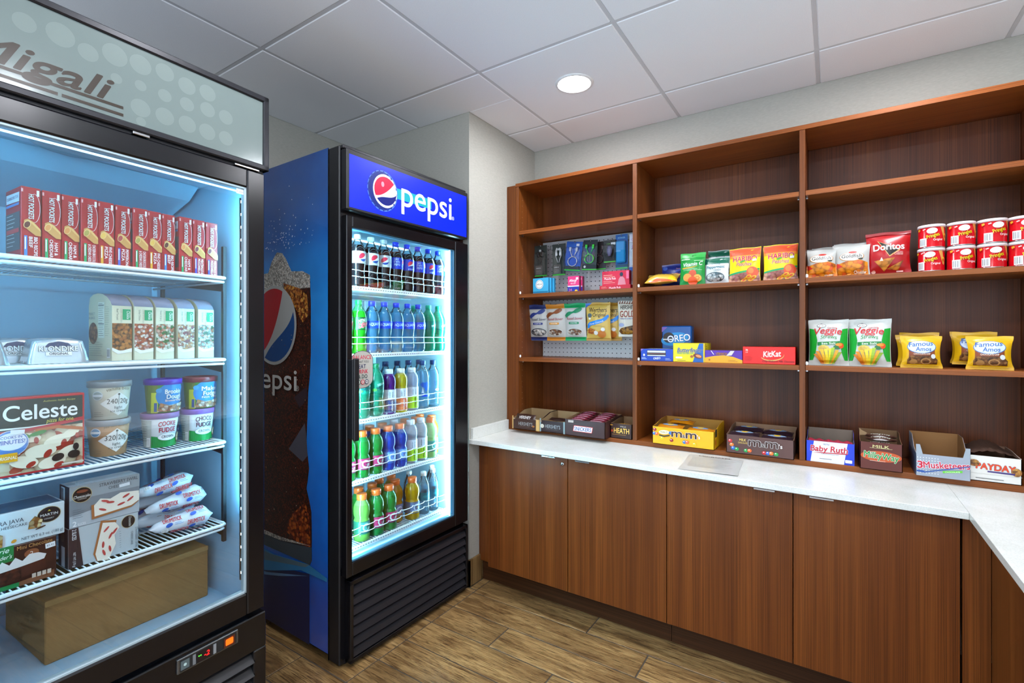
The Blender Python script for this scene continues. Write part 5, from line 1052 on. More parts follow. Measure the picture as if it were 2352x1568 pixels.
# pizza box
def celeste(p):
    W, H = .166, .181
    p.rect(-W/2+.004, .005, W/2-.004, H-.005, '#1f2c2a'); p.rect(-W/2+.004, .005, W/2-.004, .105, food_mat('#e8e0c8', '#d8ccaa', '#b8442c', 42)); p.poly([(-W/2+.004, .105), (-.02, .108), (W/2-.004, .122), (W/2-.004, .113), (-.02, .100), (-W/2+.004, .100)], '#b81c30'); p.poly([(-W/2+.004, .109), (-.02, .108), (.03, .113), (-.02, .111), (-W/2+.004, .113)], '#e4ece8')
    p.text('Celeste', .002, .128, .034, '#f4f6f2', w=.132, bold=.025); p.text('pizza for one.', .036, .116, .009, '#d8d060', w=.052, shear=.2, bold=.01); p.text('Authentic Italian Recipe', .034, .166, .0045, '#c0b860', w=.06, shear=.2)
    for (u, v, r_) in ((-.02, .085, .016), (.03, .07, .020), (.05, .04, .018), (.0, .05, .022), (-.03, .03, .02), (.02, .02, .02), (.055, .085, .014), (-.055, .06, .016)): p.ell(u, v, r_*1.3, r_*.7, '#efe8cf', 16, u*9); p.ell(u+.012, v-.008, r_*.5, r_*.28, '#a83020', 12, v*20)
    p.poly([(-.012, .104), (.03, .108), (.079, .096), (.079, .088), (.03, .100), (-.01, .098)], '#b8602c'); p.ell(-.006, .094, .016, .005, '#2c7a2c', 14, R(15)); p.ell(-.03, .092, .012, .005, '#3a8a34', 14, R(-25)); p.ell(.03, .030, .012, .009, '#2a201c', 14, R(20)); p.ell(.06, .032, .012, .010, '#2a201c', 14); p.ell(.064, .05, .006, .009, '#2a201c', 12)
    p.ell(-.052, .078, .030, .030, '#c8ccd8', 24); p.ell(-.052, .078, .0285, .0285, '#5a86c8', 24); p.ell(-.052, .082, .026, .020, '#e0e6f0', 22); p.text('COOKS IN', -.052, .089, .006, '#3058a8', w=.036, bold=.02); p.text('MINUTES!', -.052, .077, .009, '#3058a8', w=.046, bold=.03); p.rect(-.083+.004, .036, -.042, .056, '#eaa818'); p.text('ORIGINAL', -.060, .042, .007, '#fff8e0', w=.034, bold=.03, shear=.2); p.rect(-.054, .098, -.030, .108, '#e4e2e2', R(-5)); p.rect(.036, .010, .078, .014, '#d8d4c8')
carton('pizza_box', 'red-bordered frozen pizza box with white script, standing at the photo edge', 'box', .166, .181, .032, F_at(-.502, .118, FSH[2]+.0008), '#c01c24', celeste, rz=FZR)
# ice cream tubs
def tub(label, x, y, z, col, lid, pr, h=.098, r0=.0385, r1=.0455, rz=0., ridge=False):
    t = thing('ice_cream_tub', label, 'tub', F_at(x, y, z), FZR+rz, 'round ice cream tubs'); rf = lambda v: r0+(r1-r0)*min(1, v/(h-.0125))
    q = MB(); q.lathe([(0, .003), (r0-.002, .003), (r0-.0015, 0), (r0, .0005), (r1, h-.012), (r1, h-.006)], 40, mat(col, .35)); q.build('cup', t)
    q = MB(); q.lathe([(r1+.0002, h-.016), (r1+.0022, h-.016), (r1+.0028, h-.003), (r1+.002, h-.0005), (r1, h), (r1-.0025, h-.0012), (r1-.003, h-.003), (0, h-.003)], 40, mat(lid, .35)); q.build('lid', t)
    p = Print(F_cyl(rf), (.006, .03)); pr(p); p.build('printed_wrap', t, False); return t
def light_tub(cal, txt, tint):
    def f(p):
        dk = '#5c5a52'; p.poly([(-.040, .044), (0, .074), (.040, .044), (.0, .010)], '#eef0ea'); p.rect(-.0006, .040, .0006, .066, dk); p.ell(0, .068, .0028, .0028, dk, 10); p.text(cal, -.014, .043, .013, dk, w=.023); p.text('20g', .014, .043, .013, dk, w=.022); p.text('light', 0, .029, .007, dk, w=.018); p.text('ice cream', 0, .020, .006, dk, w=.034); p.text(txt, .0, .076, .009, '#8a7a58', w=.056, arc=.004)
        p.ell(-.046, .066, .012, .012, '#e8eef0', 16); p.ell(-.046, .066, .0105, .0105, tint, 16); p.rect(-.058, .063, -.034, .069, '#e8eef0'); lines(p, -.052, -.03, .02, 3, .005, '#8a806c', .0008)
    return f
TZ = FSH[2]+.0008
tub('pale vanilla ice cream tub with white diamond label, on the caramel one', -.336, .202, TZ+.0982, '#e2e0cc', '#9aa0a4', light_tub('240', 'vanilla bean', '#a8b4b0'), rz=R(6), r1=.0465, h=.103)
tub('tan caramel ice cream tub with white diamond label, below the vanilla one', -.340, .200, TZ, '#c69c70', '#9aa0a4', light_tub('320', 'sea salt caramel', '#3c86b8'), rz=R(4), r1=.0465)
def fun(t1, t2, t3):
    def f(p): p.rect(-.075, 0, -.028, .082, '#6a7a28'); p.rect(-.045, .0, -.026, .060, '#c8d038'); p.rect(-.036, .004, -.028, .03, '#3a5a9a'); p.ell(.012, .050, .044, .038, '#2484c8', 28); p.text(t1, .012, .056, .0125, '#f4f6f8', w=.044, bold=.05, edge=('#5a2a4a', .05)); p.text(t2, .014, .041, .0125, '#f4f6f8', w=.040, bold=.05, edge=('#5a2a4a', .05)); p.text(t3, .014, .033, .006, '#f0e0e0', w=.046, bold=.05, edge=('#a02040', .04)); p.poly([(-.026, .004), (.058, .004), (.058, .03), (.03, .026), (.0, .022), (-.02, .03)], food_mat('#e8dcd0', '#7a3c24', '#c89060', 110)); p.ell(-.024, .066, .007, .007, '#3a9ad8', 12)
    return f
def crown(t1, c):
    def f(p): p.rect(-.075, 0, -.034, .080, '#b4b8b4'); p.poly([(-.034, 0), (.07, 0), (.07, .018), (.02, .024), (-.034, .034)], '#128a3c'); p.text(t1, .006, .060, .013, c, w=.046, bold=.05, arc=.003); p.text('FUDGE', .006, .044, .013, c, w=.042, bold=.05); p.ell(.006, .030, .024, .011, '#c0ccd0', 20); p.ell(.006, .030, .0225, .0098, '#f0f2f2', 20); p.text('CROWN', .006, .027, .0075, '#2a2c38', w=.030, bold=.03); p.ell(.042, .024, .012, .014, food_mat('#c89868', '#5a3420', '#e0c8a8', 130), 16); p.ell(.048, .05, .008, .012, '#7a4a6a', 12); barcode(p, -.040, .004, .010, .026, 5); lines(p, -.06, -.042, .07, 8, .007, '#5a605c', .0009)
    return f
tub('blue and green ice cream tub with purple lid, on top of the white cookie tub', -.205, .202, TZ+.0992, '#3a8a3c', '#5420a8', fun('Brookie', 'Dough', 'Brownie+Dough'), rz=R(-4))
tub('white and green ice cream tub with red lettering and mauve lid', -.214, .200, TZ, '#e6eaec', '#8a6098', crown('COOKIE', '#b41c34'), rz=R(-6), h=.099)
tub('blue and green ice cream tub with maroon lid, beside the shelf bracket', -.100, .202, TZ+.0992, '#3a8a3c', '#7a2028', fun('Make', 'Fudge', 'Not War'), rz=R(-8))
tub('white and green ice cream tub with dark lettering and violet lid', -.109, .200, TZ, '#e6eaec', '#7a4aa0', crown('CHOCO', '#5a2434'), rz=R(-10), h=.099)
# dessert cartons on the lowest shelf
LZ = FSH[3]+.0008
def marie(p): p.rect(-.05, .062, .0, .098, '#0e7a3c'); p.text('Marie', -.026, .084, .011, '#e8f0e4', w=.036, shear=.3, bold=.01); p.text("Callender's", -.026, .070, .009, '#e8f0e4', w=.046, shear=.3, bold=.01); p.text('Mini Chocolate', .036, .083, .0085, '#d09a5c', w=.062); p.ell(.03, .069, .013, .010, '#8a5030', 18); p.text('2', .03, .064, .009, '#f0e4d8'); p.poly([(-.05, .052), (-.04, .064), (-.03, .052), (-.02, .066), (-.008, .054), (.002, .068), (.014, .056), (.026, .068), (.042, .066), (.056, .058), (.052, .048), (.02, .044), (-.02, .040), (-.05, .038)], '#e2dcd8'); p.poly([(-.05, .040), (-.02, .042), (.012, .044), (.012, .018), (-.05, .010)], food_mat('#3a1c14', '#5a2c1c', '#2a120c', 120)); p.poly([(.012, .044), (.054, .048), (.056, .024), (.012, .018)], '#4a2418'); p.rect(.054, .070, .072, .082, '#eceef0', R(4)); p.text('$5.95', .063, .074, .004, '#4a4a50', w=.013); p.rect(-.05, .0, .008, .010, '#0e7a3c'); p.poly([(.008, 0), (.07, 0), (.07, .016), (.008, .010)], '#7a4a2c'); [p.rect(.030+i*.009, .010, .037+i*.009, .020, '#c8b8a8') for i in range(4)]
carton('dessert_carton', 'dark brown cream pie carton with green emblem, under the marbled cheesecake carton', 'carton', .15, .095, .11, F_at(-.5475, .120, LZ), '#3c2018', marie, rz=FZR)
def martin(p): p.ell(.046, .054, .022, .019, '#b8a878', 24); p.ell(.046, .054, .0208, .0178, '#16181c', 24); p.text('MARTIN', .046, .051, .006, '#e8e8e4', w=.032); p.text('DESSERT', .046, .043, .003, '#c8c8c0', w=.018); p.poly([(.043, .062), (.049, .062), (.046, .066)], '#c8b838'); p.text('EXTRA JAVA', -.030, .052, .009, '#3a4450', w=.062); p.text('MINI CHEESECAKE', -.028, .042, .006, '#3a4450', w=.07); ck = food_mat('#e8d4a0', '#5a2c18', '#b8823c', 120); p.poly([(.008, .030), (.03, .028), (.034, .046), (.020, .058), (.010, .046)], ck); p.poly([(-.075, .0), (-.035, .004), (-.034, .03), (-.05, .04), (-.075, .03)], ck); p.text('NET WT 6.3 oz. (180 g)', .034, .008, .0065, '#3a4450', w=.074); p.ell(-.016, .011, .005, .004, '#d89838', 10, R(30)); p.ell(.03, .028, .010, .002, '#4a3020', 10, R(15))
carton('dessert_carton', 'pale marbled cheesecake carton with round black emblem, on the dark pie carton', 'carton', .15, .078, .105, F_at(-.5315, .122, LZ+.0955), '#cfdade', martin, top=lambda p: p.rect(-.07, -.045, .07, .045, '#3c5c78'), rz=FZR)
def slice_(p, u, v, s, rot):
    T = lambda x, y: (u+s*(x*math.cos(rot)-y*math.sin(rot)), v+s*(x*math.sin(rot)+y*math.cos(rot)))
    p.poly([T(-.045, -.02), (T(-.045, .012)), T(.045, .016), T(.045, -.006), T(.03, -.016)], '#a86a3c'); p.poly([T(-.040, -.015), T(-.040, .010), T(-.028, .022), T(-.01, .016), T(.01, .024), T(.046, .018), T(.046, -.004), T(.03, -.012)], '#efe8d8')
    for (x, y) in ((-.025, -.004), (-.01, .008), (.01, -.002), (.028, .004), (.02, .014), (-.02, .014)): a, c = T(x, y); p.ell(a, c, .008*s, .0025*s, '#c04a44', 10, rot+x*20)
def straw_up(p): p.poly([(-.0745, .03), (.0745, .05), (.0745, .104), (-.0745, .104)], '#7f868c'); p.rect(-.0745, .07, .0745, .1035, '#98a0a4'); p.text('STRAWBERRY SWIRL', .028, .090, .0085, '#3a3e44', w=.085); p.text('CHEESECAKE', .030, .079, .0075, '#3a3e44', w=.05); p.rect(.028, .078, .052, .086, '#dfe4e8', R(3)); p.ell(-.050, .080, .020, .0195, '#c8b480', 22); p.ell(-.050, .080, .0188, .0183, '#1c1614', 22); p.text('Cheesecake', -.050, .073, .007, '#e8e4dc', w=.034, shear=.25, bold=.01); p.text('COMPANY', -.050, .068, .0035, '#c8c0b0', w=.018); p.ell(-.050, .089, .012, .004, '#7a3c24', 10); slice_(p, .020, .036, 1.15, R(2)); p.text('2', -.066, .005, .012, '#f4f4f4', bold=.03); p.text('SLICES', -.052, .005, .006, '#f0f0f0', w=.016); lines(p, -.07, -.046, .045, 5, .005, '#5a6066', .0008)
carton('dessert_carton', 'silver strawberry cheesecake carton, the upright printed one on top', 'carton', .149, .104, .06, F_at(-.3735, .120, LZ+.0998), '#b4bcc2', straw_up, left=lambda p: (p.rect(-.03, 0, .03, .104, '#20242c'), p.rect(-.02, .06, .004, .1, '#d8e0e8'), [p.rect(-.018+i*.0028, .062, -.0168+i*.0028, .098, '#20242c') for i in range(7)]), rz=FZR)
def straw_lo(p): p.poly([(-.0745, 0), (-.045, 0), (-.055, .099), (-.0745, .099)], '#3c2c2c'); p.ell(.051, .080, .016, .017, '#c8b480', 22); p.ell(.051, .080, .015, .016, '#2a2420', 22); p.text('Cheesecake', .052, .080, .006, '#e0dcd0', w=.026, rot=R(-90), shear=.2); slice_(p, .0, .048, 1.1, R(-104)); p.text('STRAWBERRY SWIRL', .066, .032, .006, '#40464c', w=.056, rot=R(-90)); p.text('CHEESECAKE', .056, .034, .005, '#40464c', w=.036, rot=R(-90)); p.text('2 SLICES', -.068, .084, .008, '#f0f0f0', w=.026, rot=R(-90), bold=.02); p.text('NET WT (170 g)', -.066, .022, .005, '#e0e0e0', w=.036, rot=R(-90)); lines(p, .030, .034, .06, 8, .006, '#6a7278', .0008)
carton('dessert_carton', 'silver strawberry cheesecake carton lying on its side below its twin', 'carton', .149, .099, .06, F_at(-.3755, .121, LZ), '#bac4c8', straw_lo, left=lambda p: (p.rect(-.03, 0, .03, .099, '#30201c'), p.ell(-.004, .078, .012, .016, '#5a4a3a', 14), p.rect(-.01, .002, .012, .052, '#dfe6ee')), rz=FZR)
# wrapped ice cream cones in a heap
def cone(label, x, y, z, rz, ry, spin):
    global CONE0
    loc = F_at(x, y, z)
    if CONE0: return dup(CONE0, label, loc, (spin, ry, FZR+rz))
    t = thing('ice_cream_cone', label, 'ice cream', loc, FZR+rz, 'white wrapped ice cream cones', spin, ry); L_ = .165; wm = mat('#dfe6ee', .28)
    rf = lambda s: .012+.0165*min(1, s*1.25) if s < .86 else .0285
    def S(a, b_):
        ang = 2*math.pi*a; s = b_; flat = max(.06, min(1, s/.10, (1-s)/.12)); r_ = rf(s)*(1+.03*math.sin(ang*5+s*20))
        return (s*L_, r_*math.cos(ang)*(1 if flat == 1 else .6+.4*flat), r_*math.sin(ang)*flat)
    q = MB(); q.surf(S, 24, 22, wm); q.build('wrapper', t)
    def Fm(u, v, o):
        s = u/L_; r_ = rf(s)+o+.0008; a = v/r_; return (u, -r_*math.cos(a), r_*math.sin(a))
    p = Print(Fm, (.02, .008))
    for (u, v) in ((.050, .012), (.108, -.008), (.112, .030), (.066, -.026), (.12, -.045), (.09, .062)): p.text('DRUMSTICK', u+.004, v, .013, '#d02c34', w=.046, bold=.04, shear=.15, edge=('#f8f4f8', .03)); p.ell(u-.006, v-.008, .009, .0055, '#2858b8', 14, R(20)); lines(p, u+.008, u+.03, v-.006, 2, .004, '#6a88c8', .0012)
    barcode(p, .030, -.012, .016, .010, 6); p.build('printed_wrap', t, False); CONE0 = t; return t
CONE0 = None
cone('white wrapped ice cream cone at the front edge of the heap', -.266, .145, LZ+.0300, R(-1), R(-1), R(0))
cone('white wrapped ice cream cone resting on the front one, upper end by the bracket', -.258, .186, LZ+.0725, R(2), R(-6), R(40))
cone('white wrapped ice cream cone lying behind the front one', -.272, .230, LZ+.0310, R(0), R(0), R(120))
cone('white wrapped ice cream cone of the upper layer, half hidden beside the strawberry cartons', -.282, .272, LZ+.0745, R(3), R(-3), R(200))
cone('white wrapped ice cream cone at the very back against the strawberry cartons', -.285, .314, LZ+.0320, R(1), R(0), R(260))
cone('white wrapped ice cream cone on top of the heap, tip towards the cartons', -.272, .229, LZ+.1175, R(4), R(-2), R(310))
# carton on the freezer floor
cb = thing('cardboard_box', 'plain brown cardboard box on the freezer floor', 'box', F_at(-.272, .205, .4365), FZR)
q = MB(); q.box(-.198, .198, 0, .30, 0, .162, mat('#8f6a3a', .7), .003); q.build('box_body', cb)
q = MB(); q.box(-.198, .198, .140, .160, .1621, .1632, mat('#7a6038', .6)); q.box(-.1975, .1975, -.0006, 0, .148, .1615, mat('#a88450', .45)); q.build('tape', cb)

# ================================================================= bottles in the beverage cooler
CLR = liquid_mat('#e6f6fb', .86, .6); CLRB = liquid_mat('#c8ecfa', .72, .7)
PROF = {
 'soda': ([(0, .004), (.018, .003), (.024, 0), (.030, .004), (.0335, .016), (.0342, .036), (.0318, .058), (.0308, .070), (.0325, .088), (.0345, .104), (.0347, .130), (.0345, .154), (.0325, .166), (.027, .182), (.0185, .197), (.0135, .205), (.0128, .212)], .0148, .210, .228, (.104, .155), .183),
 'gator': ([(0, .003), (.026, .002), (.030, 0), (.0335, .004), (.0340, .020), (.0330, .028), (.0335, .034), (.0335, .080), (.0325, .086), (.0295, .092), (.0300, .098), (.0335, .108), (.0345, .122), (.0340, .136), (.0305, .150), (.0235, .162), (.0195, .168), (.0192, .174)], .0212, .172, .193, (.030, .084), .160),
 'vita': ([(0, .003), (.024, .002), (.029, 0), (.0315, .004), (.0318, .050), (.0318, .110), (.0305, .114), (.0305, .120), (.0318, .126), (.0322, .145), (.0300, .160), (.0245, .172), (.0185, .178), (.0175, .184)], .0190, .182, .200, (.010, .110), .172),
 'water': ([(0, .004), (.018, .003), (.024, 0), (.0285, .006), (.0300, .016), (.0285, .022), (.0300, .030), (.0285, .038), (.0300, .046), (.0288, .054), (.0302, .064), (.0302, .108), (.0300, .122), (.0270, .142), (.0195, .164), (.0130, .178), (.0118, .188)], .0138, .186, .201, (.068, .106), .150),
 'life': ([(0, .004), (.022, .003), (.028, 0), (.0315, .006), (.0320, .020), (.0320, .140), (.0310, .160), (.0260, .180), (.0170, .196), (.0135, .204), (.0130, .212)], .0150, .210, .230, (.070, .150), .185)}
PROTO = {}
def bottle(kind, key, label, x, z, y=.10, rot=0., liq=None, cap='#ffffff', lab=None, labr=None, pr=None, empty=None):
    loc = PZ(x, y, z+.0008); rz = PZR+R(rot)
    if key in PROTO: return dup(PROTO[key], label, loc, (0, 0, rz))
    prof, rc, zc, h, lr, fill = PROF[kind]
    t = thing('drink_bottle', label, 'bottle', loc, rz, 'drink bottles in the cooler')
    pf = list(prof); mats = [liq if pf[i+1][1] <= fill else (empty or CLR) for i in range(len(pf)-1)]
    q = MB(); q.lathe(pf, 24, mats); q.build('bottle_body', t)
    q = MB(); q.lathe([(rc-.001, zc), (rc, zc+.0008), (rc, h-.002), (rc-.0015, h), (0, h)], 20, mat(cap, .35)); q.lathe([(rc-.001, zc-.003), (rc, zc-.003), (rc, zc-.0006), (rc-.001, zc-.0006)], 20, mat(cap, .35)); q.build('cap', t)
    def rad(v):
        for (r0, z0), (r1, z1) in zip(pf, pf[1:]):
            if z0 <= v <= z1 and z1 > z0: return r0+(r1-r0)*(v-z0)/(z1-z0)
        return pf[-1][0]
    l0, l1 = labr or lr
    if lab:
        zs = sorted({l0, l1} | {p_[1] for p_ in pf if l0 < p_[1] < l1}); q = MB(); q.lathe([(rad(v)+.0005, v) for v in zs], 28, lab if not isinstance(lab, str) else mat(lab, .3)); q.build('label_sleeve', t, False)
    if pr: p = Print(F_cyl(lambda v: rad(v)), (.005, .012), .00018, .0008); pr(p); p.build('label_print', t, False)
    PROTO[key] = t; return t
COLA = mat('#140a0c', .06, 0, .6); GREEN = liquid_mat('#2ecb2a', .0, .6); MIST = liquid_mat('#25b489', .12, .65); AQ = liquid_mat('#96dcfa', .55, .8); AQE = liquid_mat('#b8e6fa', .75, .8)
def dpep(p): globe(p, .004, .130, .0175, '#c41c34', '#e6eaf0', '#143a86')
def dpep2(p): globe(p, -.012, .130, .0165, '#c41c34', '#e6eaf0', '#143a86'); p.text('diet', .018, .130, .010, '#5a6270', w=.022, rot=R(80)); p.text('PEPSI', .026, .130, .008, '#5a6270', w=.03, rot=R(80))
def bpep(p): globe(p, .004, .132, .0150, '#e0304c', '#eef2f8', '#0c2a8a'); p.text('pepsi', .004, .108, .008, '#e4ecfa', w=.026)
def bpep2(p): globe(p, .026, .134, .0130, '#e0304c', '#eef2f8', '#0c2a8a'); p.text('SAY', -.014, .142, .009, '#cfe0f8', w=.018, bold=.03); p.text('IT WITH', -.013, .130, .009, '#cfe0f8', w=.024, bold=.03); p.text('PEPSI', -.012, .118, .009, '#cfe0f8', w=.024, bold=.03)
where = 'top shelf'
X1 = [.158+.070*i for i in range(8)]
for i, x in enumerate(X1):
    lb = '%s bottle, %s from the door handle on the %s'
    if i < 3: bottle('soda', 'diet%d' % (i == 2), lb % ('silver-labelled diet cola', ORD[i], where), x, PSH[0], rot=(-6, -14, -10)[i], liq=COLA, cap='#c4ccd2', lab='#c3c8cc', pr=dpep2 if i == 2 else dpep)
    else: bottle('soda', 'pepsi%d' % (i % 2), lb % ('blue-labelled cola', ORD[i], where), x, PSH[0], rot=(-18, -10)[i % 2], liq=COLA, cap='#1438d8', lab='#1238c8', pr=bpep if i % 2 == 0 else bpep2)
def dew(p): p.rect(-.034, .102, .034, .106, '#0c3a1c'); p.rect(-.034, .150, .034, .155, '#0c2a1c'); p.text('MTN', -.006, .134, .013, '#e8f0e8', w=.03, bold=.05, shear=.3, rot=R(14), edge=('#0c3a1c', .05)); p.text('DEW', .002, .114, .018, '#d02030', w=.044, bold=.06, shear=.3, rot=R(14), edge=('#f0f4ec', .06))
def aqf(p): p.text('AQUAFINA', .004, .122, .012, '#dff0fc', w=.062, rot=R(2))
def mist(p): p.text('SIERRA', .010, .136, .009, '#b8ecdc', w=.036, bold=.02, rot=R(14)); p.text('MIST', .012, .118, .015, '#0e4a4c', w=.044, bold=.05, rot=R(14)); p.ell(-.02, .116, .010, .006, '#4ec83a', 12)
X2 = [.094+.0695*i for i in range(9)]
for i, x in enumerate(X2):
    lb = '%s, %s from the door handle on the second shelf' % ('bright green soda bottle' if i < 2 else 'clear blue water bottle' if i < 7 else 'teal green soda bottle', ORD[i])
    if i < 2: bottle('soda', 'dew', lb, x, PSH[1], rot=-10+6*i, liq=GREEN, cap='#148a4a', lab='#12802c', pr=dew, empty=liquid_mat('#5fe08a', .4, .6))
    elif i < 7: bottle('soda', 'aqua', lb, x, PSH[1], rot=(-14, -22, -8, -20, -6)[i-2], liq=AQ, cap='#1038d0', lab=mat('#1440d8', .3), labr=(.110, .142), pr=aqf, empty=AQE)
    else: bottle('soda', 'mistdew', lb, x, PSH[1], rot=-12, liq=MIST, cap='#14a87c', lab=liquid_mat('#189a84', .1, .5), labr=(.108, .150), pr=lambda p: p.text('MIST', .014, .124, .010, '#c8f0e4', w=.034, bold=.03, rot=R(14)), empty=liquid_mat('#4fd0a8', .3, .6))
bottle('soda', 'mistdew', 'teal green soda bottle peeking from the second row on the second shelf', .560, PSH[1], .178, rot=5)
def vit(c, t2):
    def f(p): p.rect(-.034, .012, .034, .066, c); p.text('vitamin', .004, .038, .010, '#f0f2f4' if t2 else '#123a34', w=.046, rot=R(90), bold=.02); p.text('water', -.008, .088, .007, '#3a4450', w=.03, rot=R(90)); p.text('zero', .004, .088, .006, '#3a4450', w=.024, rot=R(90)); lines(p, -.03, -.014, .1, 6, .006, '#8a9098', .0008)
    return f
def lifew(p): p.poly([(-.03, .118), (-.02, .128), (-.006, .124), (.0, .13), (.012, .122), (.006, .108), (.004, .09), (-.006, .082), (-.010, .10), (-.024, .106)], '#1c5ab8'); p.poly([(-.024, .075), (-.018, .105), (-.012, .075)], '#d8e4f4'); p.text('LIFE', .022, .112, .014, '#1c4a9a', w=.03, rot=R(90), bold=.03); p.rect(-.024, .058, .026, .072, '#1c48d0')
def lifew2(p): p.text('LIFE', 0, .118, .012, '#304a8a', w=.026); p.text('WTR', 0, .104, .012, '#304a8a', w=.024); p.ell(.002, .086, .012, .006, '#e0a0d8', 14)
th = 'third shelf'
bottle('soda', 'mist', 'green lemon soda bottle partly behind the door handle on the %s' % th, .108, PSH[2], rot=-10, liq=MIST, cap='#0f7a4c', lab=liquid_mat('#1fae8c', .05, .5), labr=(.106, .152), pr=mist, empty=liquid_mat('#3fd0a0', .3, .6))
bottle('soda', 'mist', 'green lemon soda bottle just right of the round sticker on the %s' % th, .182, PSH[2], rot=-16); bottle('soda', 'mist', 'green lemon soda bottle next to the purple drink on the %s' % th, .256, PSH[2], rot=-16)
bottle('vita', 'vp', 'purple vitamin drink bottle with white cap on the %s' % th, .328, PSH[2], rot=-14, liq=liquid_mat('#5a1c86', .0, .5), cap='#dfe6ee', lab='#cfd8e2', pr=vit('#1c3468', True), empty=liquid_mat('#7a3ca0', .1, .5))
bottle('vita', 'vy', 'yellow vitamin drink bottle with white cap on the %s' % th, .398, PSH[2], rot=-14, liq=liquid_mat('#e8d028', .0, .6), cap='#e8e6dc', lab='#d6dae2', pr=vit('#c85a3c', True), empty=liquid_mat('#f0e070', .1, .5))
bottle('vita', 'vg', 'cloudy vitamin drink bottle with lime label on the %s' % th, .468, PSH[2], rot=-14, liq=liquid_mat('#d4dcf0', .2, .6), cap='#dfe4f0', lab='#d0d8e6', pr=vit('#a8d428', False), empty=liquid_mat('#e0e6f4', .3, .6))
bottle('life', 'lf', 'clear water bottle with blue butterfly-like print on the %s' % th, .540, PSH[2], rot=-10, liq=CLRB, cap='#14386c', pr=lifew); bottle('life', 'lf2', 'clear water bottle with small lettering beside the light strip, %s' % th, .612, PSH[2], rot=-10, liq=CLRB, cap='#14386c', pr=lifew2)
for i, x in enumerate((.375, .448, .520, .592)): bottle('life', 'lf', 'clear water bottle in the back row of the third shelf, %s from the handle' % ORD[i], x, PSH[2], .176, rot=20*i)
def gat(bg, gc, ac):
    def f(p):
        p.rect(-.030, .034, .032, .080, bg); p.ell(.004, .058, .0165, .0165, gc, 24); p.ell(.004, .058, .0108, .0108, bg, 20); p.rect(.006, .058, .022, .064, bg); p.rect(.004, .053, .020, .058, gc); p.poly([(.006, .050), (.012, .058), (.008, .058), (.012, .067), (.002, .057), (.006, .057)], ac); p.rect(-.028, .035, .030, .040, ac)
    return f
OC = '#e86a28'; f4 = 'fourth shelf'
gk = {'gr': dict(liq=liquid_mat('#12963c', .0, .55), cap=OC, lab=liquid_mat('#18803c', .05, .5), pr=gat('#a82456', '#c8d4cc', '#6a1c44'), empty=liquid_mat('#2cb85c', .2, .6)),
      'bl': dict(liq=liquid_mat('#1450d0', .0, .55), cap=OC, lab=liquid_mat('#3a78d8', .05, .5), pr=gat('#6a96d8', '#c8d8ee', '#2c58b0'), empty=liquid_mat('#3070e0', .2, .6)),
      'lm': dict(liq=liquid_mat('#8fe060', .05, .6), cap=OC, lab=liquid_mat('#3c8c6c', .05, .5), pr=gat('#3a7c74', '#b8d8c8', '#2c5a54'), empty=liquid_mat('#b0f080', .2, .6)),
      'pl': dict(liq=liquid_mat('#bfe89a', .1, .6), cap=OC, lab=liquid_mat('#7fb8a8', .1, .5), pr=gat('#3c8a84', '#d0ecdc', '#2c6a64'), empty=liquid_mat('#d0f0b0', .3, .6)),
      'or': dict(liq=liquid_mat('#f0a818', .0, .6), cap=OC, lab=liquid_mat('#a8a4b8', .05, .5), pr=gat('#7c86b8', '#d8dcf0', '#c87828'), empty=liquid_mat('#f4b838', .15, .6)),
      'ye': dict(liq=liquid_mat('#e8b010', .0, .6), cap=OC, lab=liquid_mat('#8a8ea0', .05, .5), pr=gat('#5c6c90', '#b8c4dc', '#c89838'), empty=liquid_mat('#f0c830', .15, .6))}
def gator(k, label, x, z, y=.10, rot=-12): return bottle('gator', 'g'+k, label, x, z, y, rot, **gk[k])
gator('gr', 'green sports drink bottle cut by the door handle on the %s' % f4, .108, PSH[3]); gator('gr', 'green sports drink bottle fully in view beside the blue ones on the %s' % f4, .181, PSH[3], rot=-18)
gator('gr', 'green sports drink bottle standing first after the handle on the %s' % f4, .2525, PSH[3], rot=-6); gator('bl', 'deep blue sports drink bottle nearer the handle on the %s' % f4, .323, PSH[3]); gator('bl', 'deep blue sports drink bottle nearer the clear drinks on the %s' % f4, .393, PSH[3], rot=-20)
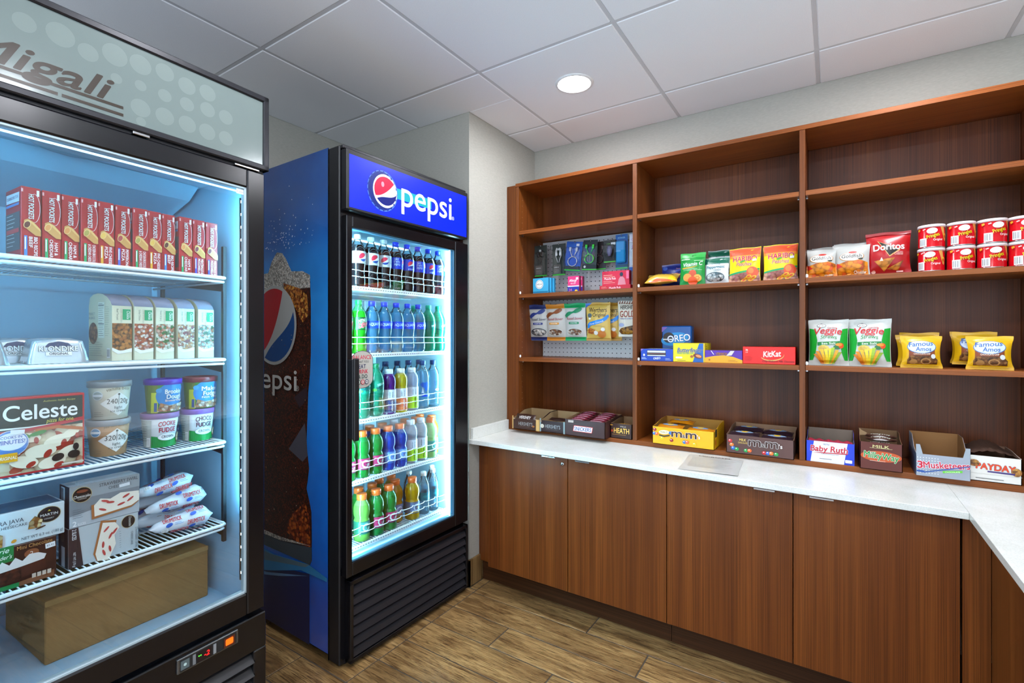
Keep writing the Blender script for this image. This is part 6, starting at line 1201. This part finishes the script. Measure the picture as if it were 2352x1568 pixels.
bottle('vita', 'vg', 'cloudy vitamin drink with lime label, nearer the handle on the %s' % f4, .461, PSH[3], rot=-10); bottle('vita', 'vg', 'cloudy vitamin drink with lime label, nearer the light strip on the %s' % f4, .527, PSH[3], rot=-18)
gator('pl', 'pale green sports drink bottle with orange cap on the %s' % f4, .594, PSH[3]); gator('or', 'orange sports drink bottle beside the light strip on the %s' % f4, .6495, PSH[3], .145)
for i, (k, x) in enumerate((('gr', .200), ('bl', .285), ('bl', .358), ('pl', .496), ('or', .568), ('or', .638))): gator(k, 'sports drink bottle in the back row of the fourth shelf, %s from the handle' % ORD[i], x, PSH[3], .178 if i < 5 else .216, rot=30*i)
bottle('vita', 'vg', 'cloudy vitamin drink in the back row of the fourth shelf', .427, PSH[3], .176)
f5 = 'bottom shelf'
gator('lm', 'bright lime sports drink bottle at the front of the %s' % f5, .176, PSH[4], .095); gator('gr', 'green sports drink with red label, nearer the lime one on the %s' % f5, .252, PSH[4], .095, rot=-6); gator('gr', 'green sports drink with red label, nearer the amber ones on the %s' % f5, .325, PSH[4], .095, rot=-14)
gator('or', 'amber sports drink bottle set back between green and yellow on the %s' % f5, .398, PSH[4], .135); gator('ye', 'yellow sports drink bottle in front beside the water on the %s' % f5, .470, PSH[4], .098)
def nest(p): p.text('WATER', .012, .082, .010, '#a8e0d8', w=.034, rot=R(80), bold=.02); p.ell(-.01, .088, .010, .006, '#1c8a94', 12)
for i, x in enumerate((.546, .610, .655)): bottle('water', 'nw', 'small clear water bottle with teal label, %s from the yellow drink' % ORD[i], x, PSH[4], (.10, .10, .150)[i], rot=-10+7*i, liq=CLRB, cap='#eef4f6', lab='#0d6a7c', pr=nest)
bottle('water', 'nw', 'small clear water bottle with teal label in the back row', .520, PSH[4], .172)
for i, (k, x) in enumerate((('lm', .150), ('gr', .225), ('ye', .300), ('gr', .372), ('or', .445))): gator(k, 'sports drink bottle in the back row of the bottom shelf, %s from the handle' % ORD[i], x, PSH[4], .178 if i < 3 else .215, rot=25*i)
